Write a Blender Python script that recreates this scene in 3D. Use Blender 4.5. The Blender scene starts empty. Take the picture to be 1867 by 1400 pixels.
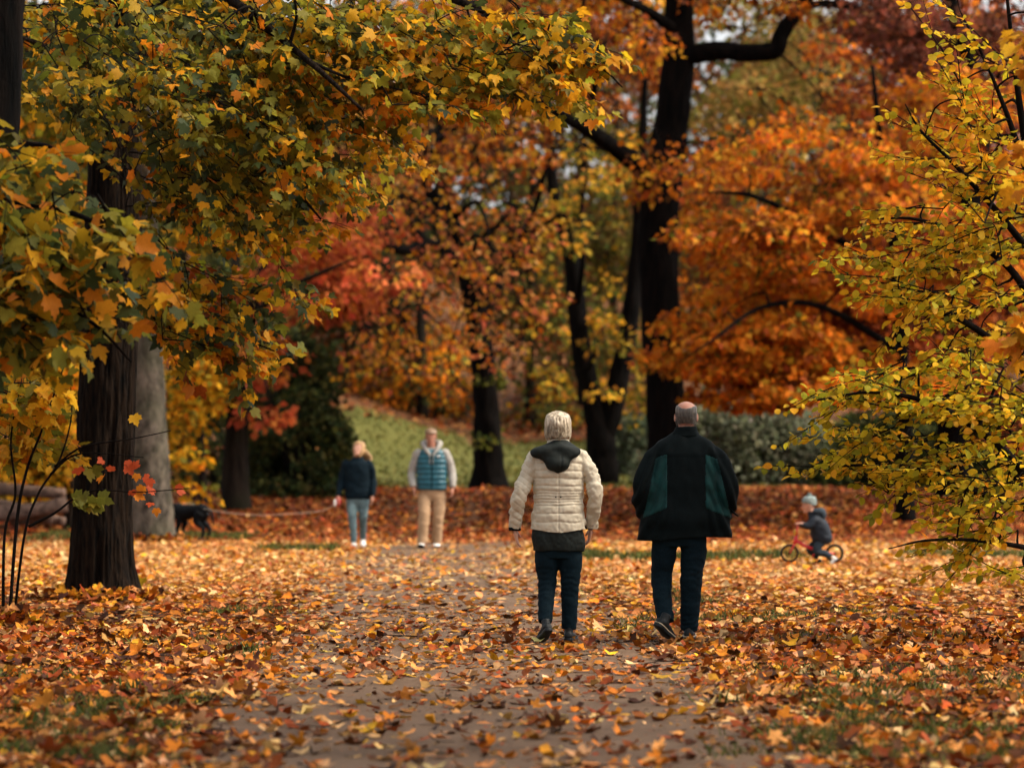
import bpy, math, random
import numpy as np
from mathutils import Vector, Matrix

# ------------------------------------------------------------------ camera, sky, sun, exposure
scene = bpy.context.scene
COL = scene.collection
F = 135.0 / 36.0 * 1867.0          # focal length in photo pixels
HZ, CX, CH = 838.0, 933.5, 1.365   # horizon row, centre column, camera height (m)

cam = bpy.data.cameras.new('camera')
cam.lens = 135.0
cam.sensor_width = 36.0
cam.sensor_fit = 'HORIZONTAL'
cam.shift_y = (HZ - 700.0) / 1867.0
cam.clip_start = 0.1
cam.clip_end = 2000.0
cam.dof.use_dof = True
cam.dof.focus_distance = 28.6
cam.dof.aperture_fstop = 2.5
cam.dof.aperture_blades = 9
camo = bpy.data.objects.new('camera', cam)
camo.location = (0, 0, CH)
camo.rotation_euler = (math.radians(90), 0, 0)
COL.objects.link(camo)
scene.camera = camo

SUN_AZ, SUN_EL = 96.0, 50.0        # clockwise from the view direction: light from the right
world = bpy.data.worlds.new('World')
scene.world = world
world.use_nodes = True
wn, wl = world.node_tree.nodes, world.node_tree.links
wn.clear()
w_out = wn.new('ShaderNodeOutputWorld')
w_bg = wn.new('ShaderNodeBackground')
w_sky = wn.new('ShaderNodeTexSky')
w_sky.sky_type = 'NISHITA'
w_sky.sun_disc = False
w_sky.sun_elevation = math.radians(SUN_EL)
w_sky.sun_rotation = math.radians(SUN_AZ)
w_sky.dust_density = 4.0
w_sky.air_density = 1.0
w_hsv = wn.new('ShaderNodeHueSaturation')
w_hsv.inputs['Saturation'].default_value = 0.18     # thin cloud: a whiter sky
wl.new(w_sky.outputs[0], w_hsv.inputs['Color'])
wl.new(w_hsv.outputs[0], w_bg.inputs['Color'])
w_bg.inputs['Strength'].default_value = 0.115
wl.new(w_bg.outputs[0], w_out.inputs['Surface'])

sun = bpy.data.lights.new('sun', 'SUN')
sun.energy = 1.5
sun.angle = math.radians(22)
sun.color = (1.0, 0.83, 0.60)
suno = bpy.data.objects.new('sun', sun)
az, el = math.radians(SUN_AZ), math.radians(SUN_EL)
sv = Vector((math.sin(az) * math.cos(el), math.cos(az) * math.cos(el), math.sin(el)))
suno.rotation_euler = sv.to_track_quat('Z', 'Y').to_euler()
suno.location = (20, -20, 40)
COL.objects.link(suno)

vs = scene.view_settings
scene.display_settings.display_device = 'sRGB'
vs.view_transform = 'Standard'
vs.look = 'None'
vs.gamma = 1.0
vs.exposure = 1.48
vs.use_curve_mapping = False
scene.render.engine = 'CYCLES'
scene.cycles.use_denoising = True
scene.cycles.use_adaptive_sampling = True
scene.cycles.adaptive_threshold = 0.02
scene.cycles.max_bounces = 5
scene.cycles.diffuse_bounces = 3
scene.cycles.transmission_bounces = 5
scene.cycles.sample_clamp_indirect = 6.0

# ------------------------------------------------------------------ helpers
R = np.random.default_rng(11)


def W(px, py, d):
    """photo pixel + distance -> world point"""
    return np.array([(px - CX) / F * d, d, CH + (HZ - py) / F * d])


def smooth01(t):
    t = np.clip(t, 0, 1)
    return t * t * (3 - 2 * t)


def _h(ix, iy, iz, s):
    n = (ix * 374761393 + iy * 668265263 + iz * 2147483647 + s * 974634777) & 0xFFFFFFFF
    n = ((n ^ (n >> 13)) * 1274126177) & 0xFFFFFFFF
    n = (n ^ (n >> 16)) & 0xFFFFFFFF
    return n / 4294967295.0


def vnoise(P, s=0):
    """value noise in -1..1, P (n,3)"""
    P = np.asarray(P, float)
    i = np.floor(P).astype(np.int64)
    f = P - i
    f = f * f * (3 - 2 * f)
    r = 0
    for a in (0, 1):
        for b in (0, 1):
            for c in (0, 1):
                w = (f[:, 0] if a else 1 - f[:, 0]) * (f[:, 1] if b else 1 - f[:, 1]) * (f[:, 2] if c else 1 - f[:, 2])
                r = r + w * _h(i[:, 0] + a, i[:, 1] + b, i[:, 2] + c, s)
    return r * 2 - 1


def unit(v):
    v = np.asarray(v, float)
    return v / (np.linalg.norm(v, axis=-1, keepdims=True) + 1e-12)


def path_x(y):
    """centre line of the asphalt path"""
    return np.interp(y, [0, 17, 28, 40, 52, 58, 64], [0.1, -0.05, -0.25, -0.7, -1.15, -1.2, -1.0])


def gz(x, y):
    """terrain height"""
    x = np.asarray(x, float)
    y = np.asarray(y, float)
    z = 0.68 * smooth01((y - 66) / 24.0)
    z = z + 1.75 * smooth01((y - 88) / 60.0)
    z = z + 13.0 * smooth01((y - 128) / 110.0)
    z = z + 2.2 * smooth01((y - 96) / 40) * smooth01((-x + 0.5) / 8.0)
    z = z + 0.03 * smooth01((np.abs(x - path_x(np.minimum(y, 64))) - 2.2) / 5.0) * smooth01((52 - y) / 14)
    z = z + 0.02 * np.sin(x * 0.9 + y * 0.31) * smooth01((np.abs(x - path_x(np.minimum(y, 64))) - 2.0) / 2.0)
    return z


class Acc:
    def __init__(s):
        s.V, s.F3, s.F4, s.C, s.n = [], [], [], [], 0

    def add(s, V, F3=None, F4=None, C=None):
        V = np.asarray(V, float)
        if F3 is not None and len(F3):
            s.F3.append(np.asarray(F3, np.int64) + s.n)
        if F4 is not None and len(F4):
            s.F4.append(np.asarray(F4, np.int64) + s.n)
        s.V.append(V)
        if C is not None:
            s.C.append(np.asarray(C, float))
        s.n += len(V)

    def loft(s, rings, cap=True):
        k = len(rings)
        n = len(rings[0])
        V = np.asarray(rings).reshape(-1, 3)
        a = np.arange(n)
        b = (a + 1) % n
        q = np.stack([a, b, n + b, n + a], 1)
        F4 = (q[None] + (np.arange(k - 1) * n)[:, None, None]).reshape(-1, 4)
        F3 = []
        if cap:
            c0, c1 = rings[0].mean(0), rings[-1].mean(0)
            V = np.concatenate([V, [c0, c1]])
            F3 = np.concatenate([np.stack([np.full(n, k * n), b, a], 1),
                                 np.stack([np.full(n, k * n + 1), (k - 1) * n + a, (k - 1) * n + b], 1)])
        s.add(V, F3, F4)

    def tube(s, pts, rad, sides=8, rough=0.0, seed=0, cap=True, flat=None):
        pts = np.asarray(pts, float)
        rad = np.broadcast_to(np.asarray(rad, float), (len(pts),))
        T = np.empty_like(pts)
        T[1:-1] = pts[2:] - pts[:-2]
        T[0] = pts[1] - pts[0]
        T[-1] = pts[-1] - pts[-2]
        T /= np.sqrt((T * T).sum(1, keepdims=True)) + 1e-12
        m = pts[-1] - pts[0]
        ref = np.zeros(3)
        ref[int(np.argmin(np.abs(m)))] = 1.0
        u = ref - T * (T @ ref)[:, None]
        u /= np.sqrt((u * u).sum(1, keepdims=True)) + 1e-12
        v = T[:, [1, 2, 0]] * u[:, [2, 0, 1]] - T[:, [2, 0, 1]] * u[:, [1, 2, 0]]
        ang = np.arange(sides) * (2 * np.pi / sides)
        ca, sa = np.cos(ang), np.sin(ang)
        k = len(pts)
        r = np.repeat(rad[:, None], sides, 1)
        if rough:
            q = np.stack([np.tile(ca * 2.2, k), np.tile(sa * 2.2, k), np.repeat(np.arange(k) * 0.35, sides)], 1)
            r = r * (1 + rough * vnoise(q, seed).reshape(k, sides))
        fv = 1.0 if flat is None else flat
        rings = pts[:, None] + (ca * r)[:, :, None] * u[:, None] + (sa * r * fv)[:, :, None] * v[:, None]
        s.loft(rings, cap)

    def blob(s, c, r, M=None, nu=20, nv=12):
        th = np.linspace(0, np.pi, nv + 2)[1:-1]
        ph = np.linspace(0, 2 * np.pi, nu, endpoint=False)
        rings = []
        for t in th[::-1]:
            q = np.stack([np.sin(t) * np.cos(ph) * r[0], np.sin(t) * np.sin(ph) * r[1], np.full(nu, np.cos(t)) * r[2]], 1)
            if M is not None:
                q = q @ np.asarray(M).T
            rings.append(q + np.asarray(c))
        s.loft(rings)

    def box(s, c, h, M=None):
        q = np.array([[x, y, z] for x in (-1, 1) for y in (-1, 1) for z in (-1, 1)], float) * np.asarray(h)
        if M is not None:
            q = q @ np.asarray(M).T
        s.add(q + np.asarray(c), None, [[0, 1, 3, 2], [4, 6, 7, 5], [0, 4, 5, 1], [2, 3, 7, 6], [0, 2, 6, 4], [1, 5, 7, 3]])

    def arrays(s):
        V = np.concatenate(s.V) if s.V else np.zeros((0, 3))
        F3 = np.concatenate(s.F3) if s.F3 else np.zeros((0, 3), np.int64)
        F4 = np.concatenate(s.F4) if s.F4 else np.zeros((0, 4), np.int64)
        C = np.concatenate(s.C) if s.C else None
        return V, F3, F4, C

    def mesh(s, name, off=(0, 0, 0), smooth=True):
        V, F3, F4, C = s.arrays()
        return mesh_from(name, V - np.asarray(off), F3, F4, C, smooth)

    def build(s, name, mat, parent=None, smooth=True):
        off = np.array(parent.matrix_basis.translation) if parent is not None else (0, 0, 0)
        return link(name, s.mesh(name, off, smooth), mat, parent)


def mesh_from(name, V, F3, F4, C=None, smooth=True):
    me = bpy.data.meshes.new(name)
    n3, n4 = len(F3), len(F4)
    me.vertices.add(len(V))
    me.vertices.foreach_set('co', np.ascontiguousarray(V, np.float32).ravel())
    me.loops.add(n3 * 3 + n4 * 4)
    me.polygons.add(n3 + n4)
    li = np.concatenate([np.asarray(F3).ravel(), np.asarray(F4).ravel()]).astype(np.int32)
    me.loops.foreach_set('vertex_index', li)
    st = np.concatenate([np.arange(n3) * 3, n3 * 3 + np.arange(n4) * 4]).astype(np.int32)
    me.polygons.foreach_set('loop_start', st)
    if smooth:
        me.polygons.foreach_set('use_smooth', np.ones(n3 + n4, bool))
    me.update(calc_edges=True)
    if C is not None:
        at = me.attributes.new('tint', 'FLOAT_COLOR', 'POINT')
        cc = np.ones((len(V), 4), np.float32)
        cc[:, :3] = C
        at.data.foreach_set('color', cc.ravel())
    return me


def link(name, me, mat, parent=None):
    if mat is not None and not me.materials:
        me.materials.append(mat)
    o = bpy.data.objects.new(name, me)
    COL.objects.link(o)
    if parent is not None:
        o.parent = parent
    return o


def thing(name, label, cat, loc=(0, 0, 0), group=None):
    o = bpy.data.objects.new(name, None)
    o.empty_display_size = 0.2
    o.location = loc
    COL.objects.link(o)
    return tag(o, label, cat, group)


def tag(o, label=None, cat=None, group=None, kind=None):
    if label: o['label'] = label
    if cat: o['category'] = cat
    if group: o['group'] = group
    if kind: o['kind'] = kind
    return o


def catmull(P, n=8):
    P = np.asarray(P, float)
    Q = np.concatenate([[2 * P[0] - P[1]], P, [2 * P[-1] - P[-2]]])
    out = []
    for i in range(1, len(Q) - 2):
        t = np.linspace(0, 1, n, endpoint=False)[:, None]
        a, b, c, d = Q[i - 1], Q[i], Q[i + 1], Q[i + 2]
        out.append(0.5 * (2 * b + (c - a) * t + (2 * a - 5 * b + 4 * c - d) * t ** 2 + (3 * b - a - 3 * c + d) * t ** 3))
    out.append(P[-1:])
    return np.concatenate(out)


# ------------------------------------------------------------------ materials
def new_mat(name):
    m = bpy.data.materials.new(name)
    m.use_nodes = True
    nt = m.node_tree
    b = nt.nodes['Principled BSDF']
    return m, nt, nt.nodes, nt.links, b


def noise_node(nt, scale, detail=4, rough=0.6, vec=None, stretch=None):
    tc = nt.nodes.new('ShaderNodeTexCoord')
    src = tc.outputs['Object']
    if stretch is not None:
        mp = nt.nodes.new('ShaderNodeMapping')
        mp.inputs['Scale'].default_value = stretch
        nt.links.new(src, mp.inputs['Vector'])
        src = mp.outputs[0]
    n = nt.nodes.new('ShaderNodeTexNoise')
    n.inputs['Scale'].default_value = scale
    n.inputs['Detail'].default_value = detail
    n.inputs['Roughness'].default_value = rough
    nt.links.new(src, n.inputs['Vector'])
    return n


def ramp(nt, fac, stops):
    r = nt.nodes.new('ShaderNodeValToRGB')
    el = r.color_ramp.elements
    while len(el) < len(stops):
        el.new(0.5)
    for e, (p, c) in zip(el, stops):
        e.position = p
        e.color = (*c, 1)
    nt.links.new(fac, r.inputs[0])
    return r


def bump(nt, b, height, strength=0.4, dist=0.02):
    bp = nt.nodes.new('ShaderNodeBump')
    bp.inputs['Strength'].default_value = strength
    bp.inputs['Distance'].default_value = dist
    nt.links.new(height, bp.inputs['Height'])
    nt.links.new(bp.outputs[0], b.inputs['Normal'])


def leaf_material(name, rough=0.5, transl=0.35, spots=0.35):
    m, nt, N, L, b = new_mat(name)
    at = N.new('ShaderNodeAttribute')
    at.attribute_name = 'tint'
    ns = noise_node(nt, 28, 3)
    rp = ramp(nt, ns.outputs[0], [(0.3, (1 - spots,) * 3), (0.65, (1.12, 1.1, 1.05))])
    mx = N.new('ShaderNodeMix')
    mx.data_type = 'RGBA'
    mx.blend_type = 'MULTIPLY'
    mx.inputs[0].default_value = 1.0
    L.new(at.outputs['Color'], mx.inputs[6])
    L.new(rp.outputs[0], mx.inputs[7])
    L.new(mx.outputs[2], b.inputs['Base Color'])
    b.inputs['Roughness'].default_value = rough
    b.inputs['Specular IOR Level'].default_value = 0.12
    if transl > 0:
        tr = N.new('ShaderNodeBsdfTranslucent')
        L.new(mx.outputs[2], tr.inputs['Color'])
        ms = N.new('ShaderNodeMixShader')
        ms.inputs[0].default_value = transl
        L.new(b.outputs[0], ms.inputs[1])
        L.new(tr.outputs[0], ms.inputs[2])
        L.new(ms.outputs[0], N['Material Output'].inputs['Surface'])
    return m


def bark_material(name, dark, light, scale=7.0, strength=0.8, moss=None, sx=(1, 1, 0.16)):
    m, nt, N, L, b = new_mat(name)
    n1 = noise_node(nt, scale, 6, 0.65, stretch=sx)
    n2 = noise_node(nt, 1.6, 3)
    rp = ramp(nt, n1.outputs[0], [(0.36, dark), (0.62, light)])
    col = rp.outputs[0]
    if moss:
        mx = N.new('ShaderNodeMix')
        mx.data_type = 'RGBA'
        r2 = ramp(nt, n2.outputs[0], [(0.45, (0, 0, 0)), (0.7, (0.8, 0.8, 0.8))])
        L.new(r2.outputs[0], mx.inputs[0])
        L.new(col, mx.inputs[6])
        mx.inputs[7].default_value = (*moss, 1)
        col = mx.outputs[2]
    L.new(col, b.inputs['Base Color'])
    b.inputs['Roughness'].default_value = 0.9
    b.inputs['Specular IOR Level'].default_value = 0.04
    bump(nt, b, n1.outputs[0], strength, 0.05)
    return m


def cloth_material(name, col, rough=0.8, scale=60, var=0.25, sheen=0.0, spec=0.25, bstr=0.25):
    m, nt, N, L, b = new_mat(name)
    n = noise_node(nt, scale, 3)
    c = np.array(col)
    rp = ramp(nt, n.outputs[0], [(0.3, tuple(c * (1 - var))), (0.7, tuple(np.minimum(c * (1 + var), 1)))])
    L.new(rp.outputs[0], b.inputs['Base Color'])
    b.inputs['Roughness'].default_value = rough
    b.inputs['Specular IOR Level'].default_value = spec
    if sheen:
        b.inputs['Sheen Weight'].default_value = sheen
    bump(nt, b, n.outputs[0], bstr, 0.004)
    return m


def ground_material(name, stops, s1=0.5, s2=9.0, strength=0.5):
    m, nt, N, L, b = new_mat(name)
    n1 = noise_node(nt, s1, 5)
    n2 = noise_node(nt, s2, 6, 0.7)
    mx = N.new('ShaderNodeMath')
    mx.operation = 'MULTIPLY_ADD'
    mx.inputs[1].default_value = 0.45
    L.new(n1.outputs[0], mx.inputs[0])
    ml = N.new('ShaderNodeMath')
    ml.operation = 'MULTIPLY'
    ml.inputs[1].default_value = 0.55
    L.new(n2.outputs[0], ml.inputs[0])
    L.new(ml.outputs[0], mx.inputs[2])
    rp = ramp(nt, mx.outputs[0], stops)
    L.new(rp.outputs[0], b.inputs['Base Color'])
    b.inputs['Roughness'].default_value = 0.95
    b.inputs['Specular IOR Level'].default_value = 0.1
    bump(nt, b, n2.outputs[0], strength, 0.03)
    return m


M_leaf = leaf_material('maple_leaf_skin', 0.55, 0.52, 0.35)
M_far_leaf = leaf_material('far_leaf_skin', 0.8, 0.45, 0.25)
M_dry_leaf = leaf_material('dry_leaf_skin', 0.65, 0.15, 0.45)
M_bark = bark_material('furrowed_bark', (0.0016, 0.0020, 0.0021), (0.020, 0.0125, 0.0080), 30, 1.0, sx=(1, 1, 0.14))
M_bark_dark = bark_material('dark_oak_bark', (0.0012, 0.0015, 0.0016), (0.0070, 0.0050, 0.0040), 12, 0.9)
M_bark_grey = bark_material('grey_smooth_bark', (0.018, 0.016, 0.013), (0.13, 0.106, 0.082), 6, 0.9, moss=(0.05, 0.05, 0.03), sx=(1, 1, 0.6))
M_bark_mid = bark_material('brown_bark', (0.006, 0.005, 0.0045), (0.026, 0.019, 0.014), 9, 0.8, moss=(0.014, 0.015, 0.008))
M_twig = bark_material('twig_bark', (0.003, 0.0026, 0.0024), (0.012, 0.009, 0.007), 20, 0.2)
M_grass = leaf_material('grass_blade', 0.6, 0.3, 0.1)

# ------------------------------------------------------------------ leaf templates: (across, along, up)
def fan(outline, zc=0.0, center=(0, 0.42), droop=0.10, fold=0.10):
    o = np.array(outline, float)
    c = np.array([[center[0], center[1]]])
    xy = np.concatenate([c, o])
    r = np.hypot(xy[:, 0] - c[0, 0], xy[:, 1] - c[0, 1])
    z = fold * np.abs(xy[:, 0]) - droop * r ** 2 * 3.0 + zc
    n = len(o)
    a = np.arange(1, n + 1)
    b = np.roll(a, -1)
    return np.column_stack([xy, z]), np.stack([np.zeros(n, int), a, b], 1)


def mirror(half):
    return half + [(-x, y) for x, y in half[::-1] if abs(x) > 1e-6]


MAPLE = mirror([(0, 0.10), (0.15, 0.02), (0.36, 0.05), (0.33, 0.18), (0.54, 0.34), (0.46, 0.42), (0.50, 0.62),
                (0.31, 0.60), (0.20, 0.60), (0.22, 0.78), (0.12, 0.84), (0.0, 1.05)])
T_MAPLE = [fan(MAPLE, droop=0.10, fold=0.10), fan(MAPLE, droop=0.22, fold=0.25), fan(MAPLE, droop=-0.05, fold=0.30)]
MAPLEM = mirror([(0, .08), (.34, .03), (.31, .19), (.53, .37), (.47, .61), (.21, .59), (.17, .80), (0, 1.05)])
T_MAPLEM = [fan(MAPLEM, droop=0.12, fold=0.12), fan(MAPLEM, droop=0.25, fold=0.28), fan(MAPLEM, droop=-0.05, fold=0.35), fan(MAPLEM, droop=0.35, fold=-0.1)]
MAPLE6 = mirror([(0, 0.08), (0.30, 0.05), (0.50, 0.40), (0.22, 0.50), (0.12, 0.78), (0, 1.02)])
T_MAPLE6 = [fan(MAPLE6, droop=0.12, fold=0.2), fan(MAPLE6, droop=0.3, fold=0.4)]
OVAL = mirror([(0, 0.0), (0.24, 0.10), (0.38, 0.36), (0.36, 0.60), (0.20, 0.84), (0, 1.0)])
T_OVAL = [fan(OVAL, droop=0.08, fold=0.22), fan(OVAL, droop=0.25, fold=0.1), fan(OVAL, droop=0.02, fold=0.4)]


def bent_quad(bend, w=0.42):
    V = np.array([(0, 0, 0), (w, 0.45, bend), (0, 1.0, -bend), (-w, 0.5, bend * 0.6)], float)
    return V, np.array([(0, 1, 2), (0, 2, 3)])


T_FAR = [bent_quad(0.12), bent_quad(0.25, 0.36), bent_quad(-0.1, 0.46)]
DRY = mirror([(0, 0.08), (0.30, 0.02), (0.24, 0.2), (0.50, 0.40), (0.40, 0.58), (0.18, 0.52), (0.16, 0.80), (0, 1.04)])


def dry(curl, twist):
    V, Fc = fan(DRY, droop=0.0, fold=0.0)
    x, y = V[:, 0], V[:, 1] - 0.5
    V[:, 2] = curl * (x ** 2 * 1.6 + y ** 2 * 0.8) + twist * x * y + 0.05 * np.sin(9 * x + 4 * y)
    return V, Fc


T_DRY = [dry(0.30, 0.3), dry(0.7, -0.4), dry(-0.35, 0.3), dry(0.10, 0.5), dry(1.0, 0.2)]


def dry6(curl, twist):
    V, Fc = fan([(0, .04), (.42, .14), (.40, .62), (0, 1.02), (-.40, .62), (-.42, .14)], droop=0.0, fold=0.0)
    x, y = V[:, 0], V[:, 1] - 0.5
    V[:, 2] = curl * (x ** 2 * 1.6 + y ** 2 * 0.8) + twist * x * y
    return V, Fc


T_DRY6 = [dry6(0.3, 0.3), dry6(0.8, -0.4), dry6(-0.35, 0.4), dry6(0.10, 0.6)]


DRYM = mirror([(0, 0.08), (0.32, 0.04), (0.50, 0.40), (0.20, 0.52), (0.15, 0.80), (0, 1.03)])


def drym(curl, twist):
    V, Fc = fan(DRYM, droop=0.0, fold=0.0)
    x, y = V[:, 0], V[:, 1] - 0.5
    V[:, 2] = curl * (x ** 2 * 1.6 + y ** 2 * 0.8) + twist * x * y
    return V, Fc


T_DRYM = [drym(0.30, 0.3), drym(0.7, -0.4), drym(-0.35, 0.3), drym(0.10, 0.5), drym(1.0, 0.2)]


T_DRYQ = [bent_quad(0.12, 0.5), bent_quad(0.2, 0.45), bent_quad(-0.08, 0.5)]


class Leaves:
    """arrays of leaves: base point, tip direction, normal, size, colour"""

    def __init__(s):
        s.P, s.T, s.N, s.S, s.C = [], [], [], [], []

    def add(s, P, T, N, S, C):
        s.P.append(np.atleast_2d(P)); s.T.append(np.atleast_2d(T)); s.N.append(np.atleast_2d(N))
        s.S.append(np.atleast_1d(S)); s.C.append(np.atleast_2d(C))

    def get(s):
        P, T, N, S, C = (np.concatenate(a) for a in (s.P, s.T, s.N, s.S, s.C))
        T = unit(T)
        N = unit(N - T * np.sum(N * T, 1, keepdims=True))
        return P, T, N, S, np.clip(C, 0.004, 0.95)


def leaves_mesh(acc, P, T, N, S, C, templates):
    B = np.cross(T, N)
    k = R.integers(0, len(templates), len(P))
    for j, (tv, tf) in enumerate(templates):
        m = k == j
        if not m.any():
            continue
        p, t, n, b, sz = P[m], T[m], N[m], B[m], S[m]
        V = p[:, None] + sz[:, None, None] * (tv[None, :, 0:1] * b[:, None] + tv[None, :, 1:2] * t[:, None] + tv[None, :, 2:3] * n[:, None])
        nv = len(tv)
        Fx = (tf[None] + (np.arange(len(p)) * nv)[:, None, None]).reshape(-1, 3)
        cc = np.repeat(C[m][:, None], nv, 1)
        if nv > 5:      # margins browner than the middle, more on some leaves
            am = R.uniform(-0.15, 0.45, len(p))[:, None] * (np.arange(nv) > 0)[None] * R.uniform(0.5, 1.3, (len(p), nv))
            cc = cc * (1 - am[:, :, None] * np.array([0.75, 1.0, 1.1]))
        acc.add(V.reshape(-1, 3), Fx, None, np.clip(cc, 0.003, 0.95).reshape(-1, 3))


def project(P):
    return CX + P[:, 0] / P[:, 1] * F, HZ - (P[:, 2] - CH) / P[:, 1] * F


def pick_largest(P, N, S, n, cell=14):
    """indices of the n leaves that show largest: in frame, front-most of their cell"""
    px, py = project(P)
    inside = (px > 5) & (px < 1862) & (py > 5) & (py < 1395)
    view = unit(np.array([0, 0, CH]) - P)
    area = (S / P[:, 1]) ** 2 * (np.abs(np.sum(N * view, 1)) + 0.1)
    idx = np.where(inside)[0]
    best = {}
    for i in idx[np.argsort(P[idx, 1])]:
        best.setdefault((int(px[i] // cell), int(py[i] // cell)), i)
    c = np.array(list(best.values()), int)
    return c[np.argsort(-area[c])][:n]


def palette(cols, n, jit=0.18, weights=None):
    cols = np.array(cols, float)
    w = None if weights is None else np.array(weights) / np.sum(weights)
    k = R.choice(len(cols), n, p=w)
    c = cols[k] * (1 + R.normal(0, jit, (n, 1)))
    c = c * (1 + R.normal(0, jit * 0.35, (n, 3)))
    return np.clip(c, 0.004, 0.95)


_leafvar = {}


def leaf_objects(name, P, T, N, S, C, templates, mat, parent, key, ncol=8):
    """single leaves as objects that share a few meshes"""
    B = np.cross(T, N)
    # colour classes by simple ordering
    order = np.argsort(C[:, 1] / (C[:, 0] + 1e-6) + 0.3 * C[:, 1])
    cls = np.empty(len(P), int)
    cls[order] = np.arange(len(P)) * ncol // max(1, len(P))
    off = np.array(parent.matrix_basis.translation) if parent is not None else np.zeros(3)
    objs = []
    for i in range(len(P)):
        j = int(R.integers(0, len(templates)))
        k = (key, cls[i], j)
        if k not in _leafvar:
            tv, tf = templates[j]
            mc = C[cls == cls[i]].mean(0)
            me = mesh_from(name, tv, tf, np.zeros((0, 4), int), np.repeat(mc[None], len(tv), 0))
            me.materials.append(mat)
            _leafvar[k] = me
        o = bpy.data.objects.new(name, _leafvar[k])
        m = np.eye(4)
        m[:3, 0] = B[i] * S[i]; m[:3, 1] = T[i] * S[i]; m[:3, 2] = N[i] * S[i]
        m[:3, 3] = P[i] - off
        COL.objects.link(o)
        if parent is not None:
            o.parent = parent
        o.matrix_basis = Matrix(m.tolist())
        objs.append(o)
    return objs


# ------------------------------------------------------------------ ground, path, lawn
def grid(x0, x1, nx, ys, hfun, zoff=0.0):
    xs = np.linspace(x0, x1, nx)
    X, Y = np.meshgrid(xs, ys)
    Z = hfun(X, Y) + zoff
    V = np.stack([X, Y, Z], -1).reshape(-1, 3)
    ny = len(ys)
    i = np.arange((ny - 1) * (nx - 1))
    r, c = i // (nx - 1), i % (nx - 1)
    a = r * nx + c
    return V, np.stack([a, a + 1, a + nx + 1, a + nx], 1)


M_soil = ground_material('leaf_litter_soil', [(0.30, (0.022, 0.012, 0.007)), (0.5, (0.085, 0.035, 0.014)), (0.66, (0.20, 0.085, 0.028)), (0.8, (0.28, 0.13, 0.045))], 0.35, 11)
M_asphalt = ground_material('worn_asphalt', [(0.34, (0.055, 0.034, 0.021)), (0.50, (0.120, 0.075, 0.047)), (0.66, (0.170, 0.111, 0.073))], 1.1, 26, 0.35)
M_lawn = ground_material('short_lawn', [(0.28, (0.044, 0.046, 0.011)), (0.5, (0.086, 0.086, 0.019)), (0.7, (0.14, 0.12, 0.03))], 0.25, 6, 0.4)

ys = np.concatenate([np.arange(-20, 12, 4), np.arange(12, 66, 1.0), np.arange(66, 150, 2.0), np.arange(150, 420, 6)])
V, Q = grid(-150, 150, 151, ys, gz)
tag(link('ground', mesh_from('ground', V, np.zeros((0, 3), int), Q), M_soil), kind='structure')

# asphalt path: a strip that runs away from the camera and bends right behind the walkers
def ribbon(centre, half, name, mat, zoff):
    c = catmull(centre, 14)
    t = unit(np.gradient(c, axis=0))
    nrm = np.stack([-t[:, 1], t[:, 0]], 1)
    n = 9
    rows = []
    for j, u in enumerate(np.linspace(-1, 1, n)):
        wob = 0.12 * np.sin(np.arange(len(c)) * 0.9 + j) * (abs(u) == 1)
        p = c + nrm * ((half * u) + wob)[:, None]
        rows.append(np.column_stack([p, gz(p[:, 0], p[:, 1]) + zoff]))
    V = np.stack(rows, 1).reshape(-1, 3)
    i = np.arange((len(c) - 1) * (n - 1))
    r, k = i // (n - 1), i % (n - 1)
    a = r * n + k
    me = mesh_from(name, V, np.zeros((0, 3), int), np.stack([a, a + n, a + n + 1, a + 1], 1))
    return tag(link(name, me, mat), kind='structure')


ribbon([(0.1, -15), (0.1, 5), (-0.05, 17), (-0.25, 28), (-0.7, 40), (-1.1, 50), (-1.1, 56), (-0.2, 60.5), (3, 63.3), (9, 65), (20, 68), (40, 76)], 1.55, 'path', M_asphalt, 0.02)

ys2 = np.arange(86, 143, 1.5)
V, Q = grid(-8, 16, 49, ys2, gz, 0.03)
ctr = V[Q].mean(1)
edge = vnoise(np.column_stack([ctr[:, 0] * 0.35, ctr[:, 1] * 0.15, np.zeros(len(ctr))]), 3)
keep = (ctr[:, 1] > 90 + 1.5 * edge) & (ctr[:, 1] < 127 + 0.9 * ctr[:, 0] + 5 * edge) & (ctr[:, 0] > -6.5 + 1.5 * edge)
tag(link('lawn', mesh_from('lawn', V, np.zeros((0, 3), int), Q[keep]), M_lawn), kind='structure')

# ------------------------------------------------------------------ fallen leaves
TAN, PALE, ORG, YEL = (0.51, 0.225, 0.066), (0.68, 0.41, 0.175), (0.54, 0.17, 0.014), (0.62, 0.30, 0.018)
RUST, BRN, RED, PINK = (0.26, 0.055, 0.009), (0.070, 0.023, 0.008), (0.38, 0.070, 0.020), (0.56, 0.24, 0.065)


def scatter(y0, y1, n, margin=1.2):
    y = np.sqrt(R.uniform(y0 ** 2, y1 ** 2, n))
    x = R.uniform(-1, 1, n) * (0.1335 * y * margin + 0.3)
    return x, y


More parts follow.
